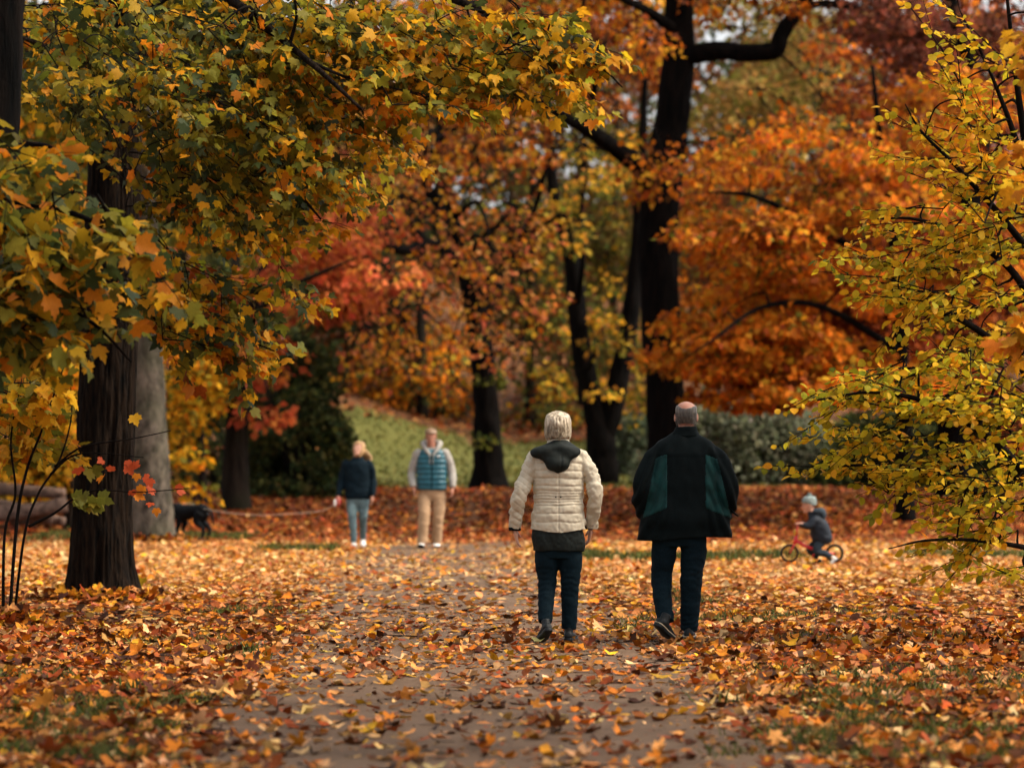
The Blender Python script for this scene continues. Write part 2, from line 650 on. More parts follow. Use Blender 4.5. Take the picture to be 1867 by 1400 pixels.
def ground_leaves(x, y, size, cols, tilt=0.13):
    n = len(x)
    a = R.uniform(0, 2 * np.pi, n)
    tilt = np.where(R.uniform(0, 1, n) < 0.10, tilt * 3.2, tilt)     # a few stand on edge
    T = np.stack([np.cos(a), np.sin(a), R.normal(0, 1, n) * tilt * 0.6], 1)
    N = np.stack([R.normal(0, 1, n) * tilt, R.normal(0, 1, n) * tilt, np.ones(n)], 1)
    T = unit(T)
    N = unit(N - T * np.sum(N * T, 1, keepdims=True))
    S = size
    # rest on the ground: lift by the drop of the lowest point
    lift = S * (np.maximum(0, -T[:, 2]) + 0.5 * np.sqrt(np.maximum(0, 1 - N[:, 2] ** 2)) * 0.75) + 0.006 + R.uniform(0, 0.010, n)
    P = np.stack([x - T[:, 0] * S * 0.5, y - T[:, 1] * S * 0.5, gz(x, y) + lift], 1)
    return P, T, N, S, cols


def density(x, y):
    off = np.abs(x - path_x(y))
    nz = vnoise(np.column_stack([x * 0.9, y * 0.35, np.zeros(len(x))]), 5)
    nz2 = vnoise(np.column_stack([x * 2.5, y * 0.9, np.zeros(len(x))]), 6)
    on = np.interp(y, [12, 19, 22.5, 27, 40, 54, 58, 70], [0.13, 0.15, 0.20, 0.28, 0.29, 0.20, 0.06, 0.5])
    w = smooth01((off + 0.40 * nz - 0.85) / 1.0)
    d = on * (1 + 0.6 * nz2) + (1 - on) * w
    return np.clip(d * (1 + 0.25 * nz2), 0, 1)


def zone_cols(x, y):
    n = len(x)
    base = palette([TAN, PALE, ORG, YEL, RUST, BRN, PINK], n, 0.26, [26, 13, 21, 11, 19, 20, 5])
    dark = palette([ORG, RUST, BRN, TAN, YEL, PALE], n, 0.28, [20, 28, 27, 16, 8, 7])
    far = palette([TAN, PALE, ORG, YEL, PINK, RED, RUST], n, 0.2, [24, 32, 13, 11, 18, 3, 6])  # extra pale and tan leaves paint in the brighter light on the mid-ground
    redf = palette([RED, RUST, PINK, ORG, BRN, TAN], n, 0.25, [18, 28, 12, 10, 30, 8])
    off = x - path_x(np.minimum(y, 64))
    side = smooth01((np.abs(off) - 1.0) / 1.6) * smooth01((40 - y) / 14)
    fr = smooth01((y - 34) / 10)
    rd = smooth01((y - 60) / 6)
    u = R.uniform(0, 1, n)
    c = np.where((u < side)[:, None], dark, base)
    u = R.uniform(0, 1, n)
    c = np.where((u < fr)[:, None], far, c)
    u = R.uniform(0, 1, n)
    c = np.where((u < rd)[:, None], redf, c)
    return c


acc = Acc()
fallen_near = None
for (y0, y1, per, tmpl, szr) in ((13.5, 31, 300, T_DRYM, (0.040, 0.150)), (31, 44, 260, T_DRY6, (0.05, 0.115)), (44, 68, 260, T_DRYQ, (0.06, 0.13)), (68, 96, 90, T_FAR, (0.11, 0.19))):
    area = 0.1335 * 1.2 * (y1 ** 2 - y0 ** 2)
    x, y = scatter(y0, y1, int(area * per))
    m = R.uniform(0, 1, len(x)) < density(x, np.minimum(y, 69))
    # keep the lawn nearly clear
    m &= ~((y > 90) & (R.uniform(0, 1, len(x)) < 0.93))
    x, y = x[m], y[m]
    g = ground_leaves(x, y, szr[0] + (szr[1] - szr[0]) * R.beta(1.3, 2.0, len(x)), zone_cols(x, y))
    if y0 < 20:
        idx = pick_largest(g[0], g[2], g[3], 300, 10)
        fallen_near = [a[idx] for a in g]
        rest = np.ones(len(g[0]), bool)
        rest[idx] = False
        g = [a[rest] for a in g]
    leaves_mesh(acc, *g, tmpl)
n = 26000
x = R.uniform(-2.2, 2.2, n); y = np.sqrt(R.uniform(13.5 ** 2, 34 ** 2, n)); x = x + path_x(y)
m = R.uniform(0, 1, n) < 0.25 + 0.75 * smooth01(0.5 + 0.9 * vnoise(np.column_stack([x * 1.7, y * 0.7, np.zeros(n)]), 21))
x, y = x[m], y[m]
leaves_mesh(acc, *ground_leaves(x, y, R.uniform(0.015, 0.06, len(x)), palette([RUST, BRN, TAN, PALE, ORG, (0.05, 0.03, 0.02)], len(x), 0.25, [22, 28, 18, 8, 10, 20])), T_DRYQ)
# a thin scatter beyond the frame's sides and on the bank behind the lawn
n = 9000
x = R.uniform(-45, 45, n); y = R.uniform(12, 130, n)
m = np.abs(x) > 0.16 * y
x, y = x[m], y[m]
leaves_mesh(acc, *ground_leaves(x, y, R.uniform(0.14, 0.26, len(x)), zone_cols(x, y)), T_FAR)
n = 16000
x = R.uniform(-26, 26, n); y = R.uniform(104, 175, n)
m = (y > 124 + 0.9 * x) | (x < -5)
x, y = x[m], y[m]
leaves_mesh(acc, *ground_leaves(x, y, R.uniform(0.18, 0.34, len(x)), palette([RUST, BRN, RED, TAN, PINK], len(x), 0.2)), T_FAR)
for (bx_, by_, rb) in (((182 - CX) / F * 36.4, 36.4, .30), ((280 - CX) / F * 62.0, 62.0, .38), ((14 - CX) / F * 31, 31.0, .02)):
    n = 420
    a = R.uniform(0, 2 * np.pi, n); rr = rb + .04 + np.abs(R.normal(0, .16, n))
    x, y = bx_ + np.cos(a) * rr, by_ + np.sin(a) * rr
    g = list(ground_leaves(x, y, R.uniform(.06, .14, n), palette([ORG, RUST, BRN, TAN, YEL], n, .25), .4))
    g[0][:, 2] += R.uniform(0, 1, n) * .11 * np.clip(1 - (rr - rb) / .35, 0, 1)
    leaves_mesh(acc, *g, T_DRYM)
o = acc.build('fallen_leaves', M_dry_leaf)
tag(o, 'carpet of fallen orange, tan and rust autumn leaves covering path and ground', 'leaves', kind='stuff')

P, T, N_, S, C = fallen_near
px, _ = project(P)
offp = P[:, 0] - path_x(P[:, 1])
lum = C @ np.array([0.3, 0.6, 0.1])
yel = C[:, 1] / (C[:, 0] + 1e-6)
for i in range(len(P)):
    place = 1 if abs(offp[i]) < 1.15 else (0 if offp[i] < 0 else 2)
    tone = 'dark brown' if lum[i] < 0.075 else ('rust red' if yel[i] < 0.29 else ('pale tan' if C[i, 2] > 0.07 else 'yellow orange'))
    tmp = [a[i:i + 1] for a in (P, T, N_, S, C)]
    o = leaf_objects('fallen_leaf', *tmp, T_DRY, M_dry_leaf, None, 'fall' + tone, 1)[0]
    where = ('in the litter at the front left', 'on the asphalt at the front', 'on the verge at the front right')[place]
    tag(o, f'{tone} fallen maple leaf lying {where}', 'leaf',
        f'{tone} fallen leaves ' + ('on the front left litter', 'on the front of the path', 'on the front right verge')[place])

acc = Acc()
for k in range(120):
    y = math.sqrt(R.uniform(14.5 ** 2, 42 ** 2)); x = R.uniform(-1, 1) * (.14 * y + .3)
    a = R.uniform(0, 6.28); L = R.uniform(.12, .55)
    q = np.array([(x, y), (x + math.cos(a) * L * .5 + R.normal(0, .03), y + math.sin(a) * L * .5 + R.normal(0, .03)), (x + math.cos(a) * L, y + math.sin(a) * L)])
    q = np.column_stack([q, gz(q[:, 0], q[:, 1]) + R.uniform(.02, .07, 3)])
    acc.tube(q, [.0045, .0035, .0015], 4)
tag(acc.build('fallen_twigs', M_twig), 'thin dark twigs strewn among the fallen leaves', 'twigs', kind='stuff')

# ------------------------------------------------------------------ grass
def blades(acc, x, y, h, cols, lean=0.35, w=0.006):
    n = len(x)
    a = R.uniform(0, 2 * np.pi, n)
    b = np.stack([x, y, gz(x, y)], 1)
    side = np.stack([np.cos(a), np.sin(a), np.zeros(n)], 1) * (w * R.uniform(0.7, 1.5, n))[:, None]
    tip = b + np.stack([R.normal(0, lean, n) * h, R.normal(0, lean, n) * h, h], 1)
    mid = b * 0.5 + tip * 0.5 + np.array([0, 0, 0.12]) * h[:, None]
    V = np.stack([b - side, b + side, mid + side * 0.7, mid - side * 0.7, tip], 1).reshape(-1, 3)
    k = (np.arange(n) * 5)[:, None]
    acc.add(V, np.concatenate([k + np.array([[3, 2, 4]])]), k + np.array([[0, 1, 2, 3]]), np.repeat(cols, 5, 0))


acc = Acc()
GR = [(0.045, 0.065, 0.012), (0.08, 0.095, 0.02), (0.03, 0.04, 0.01), (0.14, 0.12, 0.03)]
# (px, py) centres of the tufts in the verge, spread (m), number
tufts = []
for (px, py, n, sp) in [(20, 1370, 10, .3), (120, 1330, 8, .3), (230, 1290, 8, .3), (60, 1300, 6, .3), (20, 1240, 6, .4), (425, 1120, 4, .15), (380, 1185, 4, .4),
                        (1460, 1350, 5, .2), (1500, 1290, 10, .35), (1600, 1270, 12, .6), (1560, 1350, 10, .5), (1700, 1330, 10, .5), (1800, 1270, 8, .5),
                        (1420, 1130, 9, .5), (1330, 1135, 6, .4), (1480, 1170, 6, .5), (1250, 1085, 4, .3), (1600, 1230, 7, .5), (1690, 1390, 8, .4),
                        (180, 1390, 5, .2), (1180, 1060, 4, .4), (1300, 1100, 5, .4)]:
    d = F * CH / (py - HZ)
    c = W(px, py, d)
    for k in range(n):
        tx, ty = c[0] + R.normal(0, sp), c[1] + R.normal(0, sp * 1.5)
        m = int(R.integers(45, 90))
        x = tx + R.normal(0, 0.09, m); y = ty + R.normal(0, 0.12, m)
        blades(acc, x, y, R.uniform(0.03, 0.10, m), palette(GR, m, 0.2), 0.6)
# grass strip along the far edge of the path and patches before the big trees
for (xa, xb, yy, sp, n) in [(1.0, 4.0, 52.5, 0.7, 2200), (-8.2, -4.5, 66, 1.2, 3500), (5.5, 9, 54, 0.8, 2200), (-3.8, -2.6, 57.5, .5, 700), (0.4, 1.2, 54, .4, 800)]:
    x = R.uniform(xa, xb, n); y = yy + R.normal(0, sp, n) + 0.35 * (x - xa) * 0.3
    blades(acc, x, y, R.uniform(0.06, 0.15, n), palette(GR, n, 0.2), 0.4, 0.010)
# lawn blades
n = 16000
x = R.uniform(-6.5, 15, n); y = R.uniform(90, 138, n)
m = (y < 127 + 0.9 * x) & (y > 90)
x, y = x[m], y[m]
blades(acc, x, y, R.uniform(0.05, 0.13, len(x)), palette([(0.075, 0.080, 0.016), (0.11, 0.105, 0.022), (0.15, 0.12, 0.03), (0.055, 0.062, 0.014)], len(x), 0.15), 0.5, 0.05)
o = acc.build('grass', M_grass, smooth=False)
tag(o, 'short green grass growing through the leaves and on the lawn', 'grass', kind='stuff')

# ------------------------------------------------------------------ trees
UP = np.array([0, 0, 1.0])


class Tree:
    def __init__(s, name, label, cat, base_px, d, bark, leafmat=M_far_leaf, templates=T_FAR, group=None):
        b = W(base_px[0], base_px[1], d)
        b[2] = gz(b[0], b[1])
        s.base, s.d, s.bark, s.lm, s.tm = b, d, bark, leafmat, templates
        s.root = thing(name, label, cat, tuple(b), group)
        s.skel, s.skr = [], []
        s.tw = Acc()
        s.L = Leaves()
        s.clear = []      # photo boxes kept free of sprays
        s.thin = 1.0      # share of the listed sprays that is built

    def limb(s, pts, rad, name='limb', sides=12, rough=0.12, n=8, ground=False, flare=0.0, dense=0):
        """pts: (px, py[, depth offset]); rad in photo pixels at the tree's distance"""
        P = np.array([W(p[0], p[1], s.d + (p[2] if len(p) > 2 else 0)) for p in pts])
        if ground:
            P[0][2] = gz(P[0][0], P[0][1]) - 0.15
        k = s.d / F
        q = catmull(np.column_stack([P, np.array(rad, float) * k]), n)
        if flare:
            hgt = q[:, 2] - q[0, 2]
            q[:, 3] *= 1 + flare * np.exp(-hgt / (0.38 + 3 * q[0, 3] * 0.2))
        a = Acc()
        a.tube(q[:, :3], np.maximum(q[:, 3], 0.004), sides, rough, int(R.integers(99)))
        a.build(name, s.bark, s.root)
        s.skel.append(q[:, :3]); s.skr.append(q[:, 3])
        return q

    def near(s, p, below=True):
        A = np.concatenate(s.skel)
        r = np.concatenate(s.skr)
        dd = np.linalg.norm(A - p, axis=1) + (np.maximum(0, A[:, 2] - p[2] - 0.2) * 0.8 if below else 0)
        i = int(np.argmin(dd))
        return A[i], r[i]

    def connect(s, p, r1=0.006, sides=5, sag=0.1, rmax=0.05):
        a, ra = s.near(p)
        v = p - a
        L = np.linalg.norm(v)
        if L < 0.05:
            return unit(v)
        r0 = min(ra * 0.6, rmax, 0.012 + L * 0.012)
        side = R.normal(0, 0.12 * L, 3)
        pts = catmull([a, a + v * 0.33 + side + UP * L * sag, a + v * 0.7 + side * 0.6 + UP * L * sag * 0.9, p], 3)
        s.tw.tube(pts, np.linspace(r0, r1, len(pts)), sides, cap=False)
        s.skel.append(pts[3:]); s.skr.append(np.linspace(r0, r1, len(pts))[3:])
        return unit(pts[-1] - pts[-3])

    # ---- soft clumps for trees out of focus
    def clumps(s, regions, cols, nleaf=110, size=0.2, r=0.8, weights=None, flatness=0.5, twigs=4, jit=0.2, tone=0.25, connect=True):
        for (px, py, rx, ry, dd, n) in regions:
            for _ in range(n):
                while True:
                    u, v = R.uniform(-1, 1, 2)
                    if u * u + v * v < 1:
                        break
                d = s.d + R.uniform(-dd, dd)
                c = W(px + u * rx, py + v * ry, d)
                g = gz(c[0], c[1])
                if c[2] < g + 0.3:
                    c[2] = g + R.uniform(0.2, 0.6)
                if connect:
                    s.connect(c, 0.008, 4)
                rr = r * R.uniform(0.6, 1.3)
                m = int(nleaf * R.uniform(0.6, 1.3))
                q = unit(R.normal(0, 1, (m, 3))) * (R.uniform(0.15, 1, (m, 1)) ** 0.5)
                q = q * np.array([rr, rr, rr * flatness])
                q[:, 2] -= 0.25 * (q[:, 0] ** 2 + q[:, 1] ** 2) / rr
                for _t in range(twigs):
                    e = c + unit(R.normal(0, 1, 3) * [1, 1, 0.4]) * rr * 0.9
                    s.tw.tube([c, (c + e) / 2 + UP * 0.05, e], [0.008, 0.006, 0.003], 3, cap=False)
                out = unit(q)
                T = out + R.normal(0, 0.6, (m, 3)) + np.array([0, 0, -0.45])
                N = UP * 0.55 + out * 0.45 + R.normal(0, 0.55, (m, 3))
                f = 1 + R.normal(0, tone)
                C = palette(cols, m, jit, weights) * np.clip(f, 0.45, 1.7)
                s.L.add(c + q, T, N, size * R.uniform(0.7, 1.25, m), C)

    # ---- leafy sprays for trees in focus: a twig with side twigs and leaves in pairs
    def spray(s, st, dr, L, cols, size, weights=None, droop=0.25, jit=0.2, nside=4, gap=0.11, pet=0.05, upw=0.8, hang=0.5, r=0.006):
        dr = unit(dr)
        k = 4
        pts = [np.array(st)]
        dcur = dr.copy()
        for i in range(k):
            dcur = unit(dcur + np.array([0, 0, -droop / k]) + R.normal(0, 0.09, 3))
            pts.append(pts[-1] + dcur * L / k)
        pts = np.array(pts)
        lines = [pts]
        s.tw.tube(pts, np.linspace(r, 0.0022, k + 1), 4, cap=False)
        lat = unit(np.cross(dr, UP) + 1e-6)
        for j in range(nside):
            t = (j + 0.7) / (nside + 0.5)
            i = min(int(t * k), k - 1)
            sgn = 1 if j % 2 else -1
            d2 = unit(dr * 0.8 + lat * sgn * R.uniform(0.5, 0.9) + UP * R.normal(-0.05, 0.15))
            L2 = L * R.uniform(0.35, 0.6) * (1 - 0.4 * t)
            q = np.array([pts[i], pts[i] + d2 * L2 * 0.5, pts[i] + d2 * L2 - UP * droop * 0.3 * L2])
            s.tw.tube(q, [r * 0.6, r * 0.45, 0.002], 3, cap=False)
            lines.append(q)
        for ln in lines:
            seg = np.linalg.norm(np.diff(ln, axis=0), axis=1)
            cum = np.concatenate([[0], np.cumsum(seg)])
            tt = np.arange(gap * R.uniform(0.5, 1.2), cum[-1] + 1e-6, gap)
            if len(tt) == 0:
                continue
            p = np.stack([np.interp(tt, cum, ln[:, a]) for a in range(3)], 1)
            td = unit(ln[-1] - ln[0])
            la = unit(np.cross(td, UP) + 1e-6)
            for sg in (-1, 1):
                m = len(p)
                T = td * 0.5 + la * sg * R.uniform(0.4, 1.0, (m, 1)) + np.array([0, 0, -hang]) * R.uniform(0.3, 1.4, (m, 1)) + R.normal(0, 0.3, (m, 3))
                T = unit(T)
                N = UP * upw + T * 0.2 + R.normal(0, 0.60, (m, 3))
                s.L.add(p + T * pet, T, N, size * R.uniform(0.65, 1.2, m), palette(cols, m, jit, weights))

    def sprays(s, regions, cols, size, dirv, L=0.9, weights=None, spread=0.35, **kw):
        for reg in regions:
            px, py, rx, ry, d, dd, n = reg[:7]
            dv = np.array(reg[7]) if len(reg) > 7 else np.array(dirv)
            n = max(1, round(n * s.thin))
            for _ in range(n):
                while True:
                    u, v = R.uniform(-1, 1, 2)
                    if u * u + v * v < 1:
                        break
                qx, qy = px + u * rx, py + v * ry
                if any(a < qx < b and e < qy < f for a, b, e, f in s.clear):
                    continue
                c = W(qx, qy, d + R.uniform(-dd, dd))
                dr = unit(dv + R.normal(0, spread, 3))
                st = c - dr * L * 0.5
                s.connect(st, 0.006, 5, rmax=0.03)
                s.spray(st, dr, L * R.uniform(0.7, 1.25), cols, size, weights, **kw)

    def finish(s, crown='crown', nsingle=0, single_templates=None, leafname='leaf'):
        if s.tw.n:
            tag(s.tw.build('twigs', M_twig, s.root), kind='stuff')
        if s.L.P:
            g = list(s.L.get())
            if nsingle:
                idx = pick_largest(g[0], g[2], g[3], nsingle)
                pick = [a[idx] for a in g]
                keep = np.ones(len(g[0]), bool)
                keep[idx] = False
                g = [a[keep] for a in g]
                leaf_objects(leafname, *pick, single_templates or s.tm, s.lm, s.root, s.root.name, 10)
            a = Acc()
            px, py = project(g[0])
            far = (px < -80) | (px > 1950) | (py < -70)
            leaves_mesh(a, *[v[~far] for v in g], s.tm)
            leaves_mesh(a, *[v[far] for v in g], T_FAR)
            tag(a.build(crown, s.lm, s.root), kind='stuff')
        return s.root


G1, G2, OL, YG = (0.036, 0.050, 0.020), (0.062, 0.076, 0.022), (0.14, 0.13, 0.018), (0.30, 0.24, 0.020)
MY, MO, GD = (0.62, 0.31, 0.014), (0.58, 0.19, 0.010), (0.70, 0.39, 0.025)
FO, FR, FB, FY = (0.60, 0.165, 0.010), (0.32, 0.060, 0.016), (0.10, 0.036, 0.016), (0.60, 0.30, 0.022)

exec_order = []

# --- dark furrowed maple standing left of the path
def left_maple():
    t = Tree('maple_tree', 'maple with dark furrowed trunk at the left edge of the path', 'tree', (182, 1100), 36.4, M_bark, M_leaf, T_MAPLEM)
    # trunk with real ridges
    P = np.array([W(*p) for p in [(182, 1104, 36.4), (184, 1010, 36.4), (190, 860, 36.4), (196, 700, 36.4), (203, 520, 36.4), (208, 330, 36.4), (214, 120, 36.4), (222, -150, 36.4), (228, -600, 36.4), (230, -1000, 36.4)]])
    P[0][2] = -0.12
    rad = np.array([57, 54, 51, 50, 49, 46, 42, 36, 24, 9]) * 36.4 / F
    q = catmull(np.column_stack([P, rad]), 16)
    hgt = q[:, 2]
    q[:, 3] *= 1 + 0.34 * np.exp(-np.maximum(hgt, 0) / 0.22)
    n = 168
    ang = np.linspace(0, 2 * np.pi, n, endpoint=False)
    rings = []
    for i in range(len(q)):
        z = q[i, 2]
        pt = np.stack([np.cos(ang) * 8.5, np.sin(ang) * 8.5, np.full(n, z * 2.2)], 1)
        pt2 = np.stack([np.cos(ang) * 3, np.sin(ang) * 3, np.full(n, z * 0.7)], 1)
        ridge = 1 - np.abs(vnoise(pt, 4)) * 2
        lob = vnoise(pt2, 9)
        r = q[i, 3] * (1 + 0.05 * lob + 0.30 * lob * math.exp(-max(z, 0) / 0.25)) + 0.020 * ridge * (1 - 0.4 * lob)
        rings.append(np.stack([q[i, 0] + np.cos(ang) * r, q[i, 1] + np.sin(ang) * r, np.full(n, z)], 1))
    a = Acc(); a.loft(rings); a.build('trunk', M_bark, t.root)
    t.skel.append(q[64:, :3]); t.skr.append(q[64:, 3])
    t.limb([(216, -40), (330, -110, -1.5), (560, -90, -3), (800, -10, -4), (980, 62, -4.6), (1090, 120, -4.9), (1135, 160, -5.1)], [16, 13, 10, 7, 4, 2.2, 1], sides=8)
    t.limb([(212, 90), (290, 110, -1.5), (400, 190, -3), (500, 300, -4.2), (585, 400, -5)], [11, 9, 6.5, 4, 1.5], sides=8)
    t.limb([(208, 250), (150, 160, -1.5), (80, 90, -3), (20, 60, -4)], [10, 8, 5, 2], sides=8)
    t.limb([(216, -80), (300, -60, -3), (420, 0, -5), (560, 110, -6), (660, 200, -6.5)], [13, 11, 8, 5, 2], sides=8)
    t.limb([(212, 480), (300, 560, -1.8), (400, 600, -3), (500, 640, -3.6)], [5, 4, 2.6, 1.2], sides=6)
    t.limb([(222, -250), (120, -400, 0), (-150, -520, 1), (-380, -560, 2)], [18, 14, 9, 4], sides=8)
    t.limb([(225, -350), (400, -480, 0.5), (620, -560, 1)], [16, 11, 4], sides=8)
    t.clear = [(90, 275, 240, 480)]
    t.thin = .84
    cols = [G1, G2, OL, YG, MY, MO]
    w = [8, 18, 27, 25, 16, 6]
    t.sprays([(300, 60, 240, 90, 32.5, 2.5, 32), (340, 170, 220, 90, 32.2, 2.2, 29), (440, 270, 130, 70, 31.8, 1.5, 22),
              (150, 130, 90, 110, 33, 2, 14), (560, 120, 120, 110, 31.5, 1.5, 20), (400, 370, 90, 50, 32, 1.2, 9)],
             cols, 0.108, (0.75, -0.15, -0.42), 1.0, w, droop=0.35, hang=0.5, gap=0.095)
    t.sprays([(640, 60, 110, 90, 31.5, 1, 22), (760, 110, 130, 70, 31.8, .9, 22)], cols, 0.112, (0.85, -0.1, -0.2), 0.95, [3, 8, 22, 30, 28, 9], droop=0.3, gap=.10)
    t.sprays([(900, 60, 110, 50, 31.8, .7, 14), (1020, 105, 90, 40, 31.5, .5, 10), (870, 120, 80, 40, 31.6, .5, 6)], cols, 0.12, (0.9, 0, -0.25), 0.75, [3, 8, 18, 26, 34, 10], droop=0.3, gap=.10)
    t.sprays([(600, 230, 130, 60, 33, 1.2, 18), (620, 320, 80, 50, 33, 1, 9), (520, 420, 60, 50, 32.5, 1, 7)], cols, 0.11, (0.8, 0, -0.3), 0.85, [2, 6, 14, 20, 38, 18], droop=0.3)
    # lower sprays in front of the grey trunk: gold and russet
    t.sprays([(330, 560, 70, 60, 33.5, .8, 12, (0.9, -.1, -.35)), (400, 610, 80, 50, 33.2, .8, 14, (0.9, -.1, -.35)), (400, 500, 90, 40, 33, .8, 10)],
             cols + [RUST], 0.13, (0.85, 0, -0.3), 0.8, [10, 14, 18, 16, 24, 12, 9], droop=0.35, hang=0.6)
    # crown above the picture
    t.sprays([(150, -250, 420, 160, 36, 3, 12), (200, -520, 400, 200, 37, 3, 14), (560, -160, 250, 80, 34, 2, 4)], cols, 0.22, (0.5, -0.2, -0.3), 1.3, w, gap=0.2)
    t.finish(nsingle=300, single_templates=T_MAPLE)


# --- second maple just outside the left edge, nearer: its boughs hang into the picture
def edge_maple():
    t = Tree('maple_tree', 'near maple cut by the left edge, gold-green boughs hanging in from the left', 'tree', (-125, 1236), 24.0, M_bark_dark, M_leaf, T_MAPLEM)
    t.limb([(-125, 1240), (-100, 1000), (-62, 700), (-36, 450), (-16, 220), (-2, 0), (12, -300), (20, -900)], [66, 58, 54, 52, 50, 48, 42, 12], 'trunk', 28, 0.08, 10, True, 0.3)
    t.limb([(-40, 480), (10, 400, -.6), (90, 380, -1.2), (180, 410, -1.6), (260, 470, -1.8)], [10, 8, 6, 4, 2], sides=7)
    t.limb([(-55, 620), (0, 540, -.8), (80, 540, -1.3), (170, 590, -1.6), (240, 660, -1.8)], [9, 7, 5, 3.5, 1.6], sides=7)
    t.limb([(-30, 300), (20, 270, -.5), (80, 265, -1), (140, 290, -1.3)], [8, 6, 4, 2], sides=7)
    t.limb([(0, -200), (150, -380, -1), (420, -480, -1.5)], [22, 14, 5], sides=8)
    t.clear = [(110, 310, 240, 425)]
    t.thin = .74
    cols = [G1, G2, OL, YG, MY, MO]
    w = [5, 14, 24, 18, 26, 11]
    t.sprays([(50, 290, 80, 35, 22.6, .5, 7), (90, 400, 110, 40, 22.5, .6, 11), (210, 420, 60, 40, 22.4, .5, 6), (70, 480, 110, 45, 22.5, .6, 12),
              (40, 570, 90, 40, 22.6, .6, 10), (130, 540, 60, 40, 22.4, .5, 4)], cols, 0.135, (0.8, -0.15, -0.3), 0.75, w, droop=0.35, hang=0.45, gap=0.10)
    t.sprays([(20, -330, 420, 120, 24, 2, 8), (100, -560, 400, 120, 24, 2, 8)], cols, 0.2, (0.5, -0.2, -0.3), 1.0, w, gap=0.2)
    t.finish(nsingle=300, single_templates=T_MAPLE)


# --- thin sapling at the left edge
def sapling():
    t = Tree('sapling', 'thin-stemmed sapling with yellow leaves at the left edge beside the dark trunk', 'tree', (14, 1075), 31.0, M_twig, M_leaf, T_MAPLE)
    t.limb([(14, 1075), (30, 960), (48, 860), (78, 780, -.2), (105, 700, -.3), (135, 620, -.4)], [3.6, 3.2, 2.7, 2.1, 1.6, .8], 'stem', 7, 0.05, 8, True)
    t.limb([(6, 1080, .1), (8, 980), (28, 900), (20, 800, -.2), (40, 690, -.3)], [3.2, 2.8, 2.3, 1.8, .8], 'stem', 7, 0.05, 8, True)
    t.limb([(20, 1070, .2), (44, 980), (70, 900), (108, 840), (130, 760), (128, 690)], [3.0, 2.6, 2.3, 1.9, 1.4, .6], 'stem', 7, 0.05, 8, True)
    t.limb([(52, 960), (100, 935), (140, 905), (180, 893, -.2), (250, 897, -.4), (345, 890, -.5)], [3, 2.4, 1.8, 1.4, 1, .5], 'branch', 6, 0.05)
    t.limb([(92, 865), (130, 832, -.1), (180, 826, -.3), (262, 834, -.4)], [2.4, 1.8, 1.2, .5], 'branch', 6, 0.05)
    t.limb([(100, 850), (150, 815, -.2), (240, 800, -.3), (312, 785, -.3)], [2.4, 1.8, 1.2, .5], 'branch', 6, 0.05)
    t.sprays([(40, 700, 60, 50, 31, .8, 9), (20, 790, 50, 40, 31.3, .8, 6), (70, 780, 40, 50, 32.5, .8, 4)],
             [OL, YG, MY, GD, MO], 0.14, (0.4, -0.3, -0.2), 0.6, [14, 20, 32, 22, 10], droop=0.3)
    # red-orange leaves on the long twigs
    for (px, py) in [(142, 852), (188, 838), (205, 850), (190, 866), (232, 838), (245, 852), (250, 862), (262, 868), (240, 893), (246, 900), (262, 884), (272, 872), (268, 892), (318, 888), (322, 893), (276, 915), (285, 925), (255, 898), (232, 846)]:
        c = W(px, py, 30.6)
        t.L.add(c, R.normal(0, 1, 3) + [0.2, -0.2, -0.9], R.normal(0, .5, 3) + [0, -1, 0.5], 0.09 * R.uniform(.7, 1.2), palette([(0.48, 0.10, 0.02), (0.50, 0.17, 0.02), (0.42, 0.06, 0.03)], 1))
    for (px, py) in [(140, 908), (155, 915), (165, 925), (175, 905), (150, 900), (172, 918), (130, 912), (162, 908)]:
        c = W(px, py, 30.5)
        t.L.add(c, R.normal(0, .6, 3) + [0.5, -0.3, -0.5], R.normal(0, .4, 3) + [0, -.8, 0.7], 0.15 * R.uniform(.8, 1.2), palette([OL, G2, YG], 1))
    t.L.add(W(243, 755, 31), [0.3, -.2, -.8], [0, -1, .4], 0.11, [GD])
    t.finish(nsingle=200)


# --- maple beside the camera on the right: only leaf tips reach into the picture, unseen crown added to shade the foreground
def right_shade_maple():
    t = Tree('maple_tree', 'near maple outside the right edge, crown added for shade, a few orange leaf tips showing there', 'tree', (3650, 1400), 17.5, M_bark, M_leaf, T_MAPLE)
    t.limb([(3650, 1400), (3640, 900), (3620, 300), (3600, -400), (3560, -1400), (3500, -2600)], [100, 90, 84, 76, 56, 14], 'trunk', 20, .08, 8, True, .3)
    t.limb([(3610, 0), (3000, -700, 1), (2300, -1300, 1.5), (1700, -1600, 1.5)], [40, 30, 20, 8], sides=8)
    t.limb([(3600, -300), (3400, -1200, -2), (3000, -2000, -3)], [36, 26, 8], sides=8)
    t.limb([(3615, 200), (3000, 60, 3), (2400, 0, 4.5), (2000, 40, 5), (1880, 75, 5)], [22, 16, 10, 5, 2], sides=8)
    t.limb([(3625, 500), (2900, 420, 4), (2200, 500, 5.5), (1890, 570, 6)], [20, 14, 7, 2], sides=8)
    cols = [MO, MY, GD, (0.60, 0.24, 0.03)]
    t.sprays([(1895, 85, 22, 25, 22.5, .3, 4), (1885, 585, 30, 30, 23.5, .3, 4), (1900, 300, 15, 60, 23, .3, 2)], cols, 0.13, (-0.9, 0, -0.2), 0.5, droop=.2)
    t.clumps([(2500, -1650, 1250, 650, 4.2, 85)], cols, 70, 0.26, 0.9, twigs=1)
    t.finish(nsingle=40)


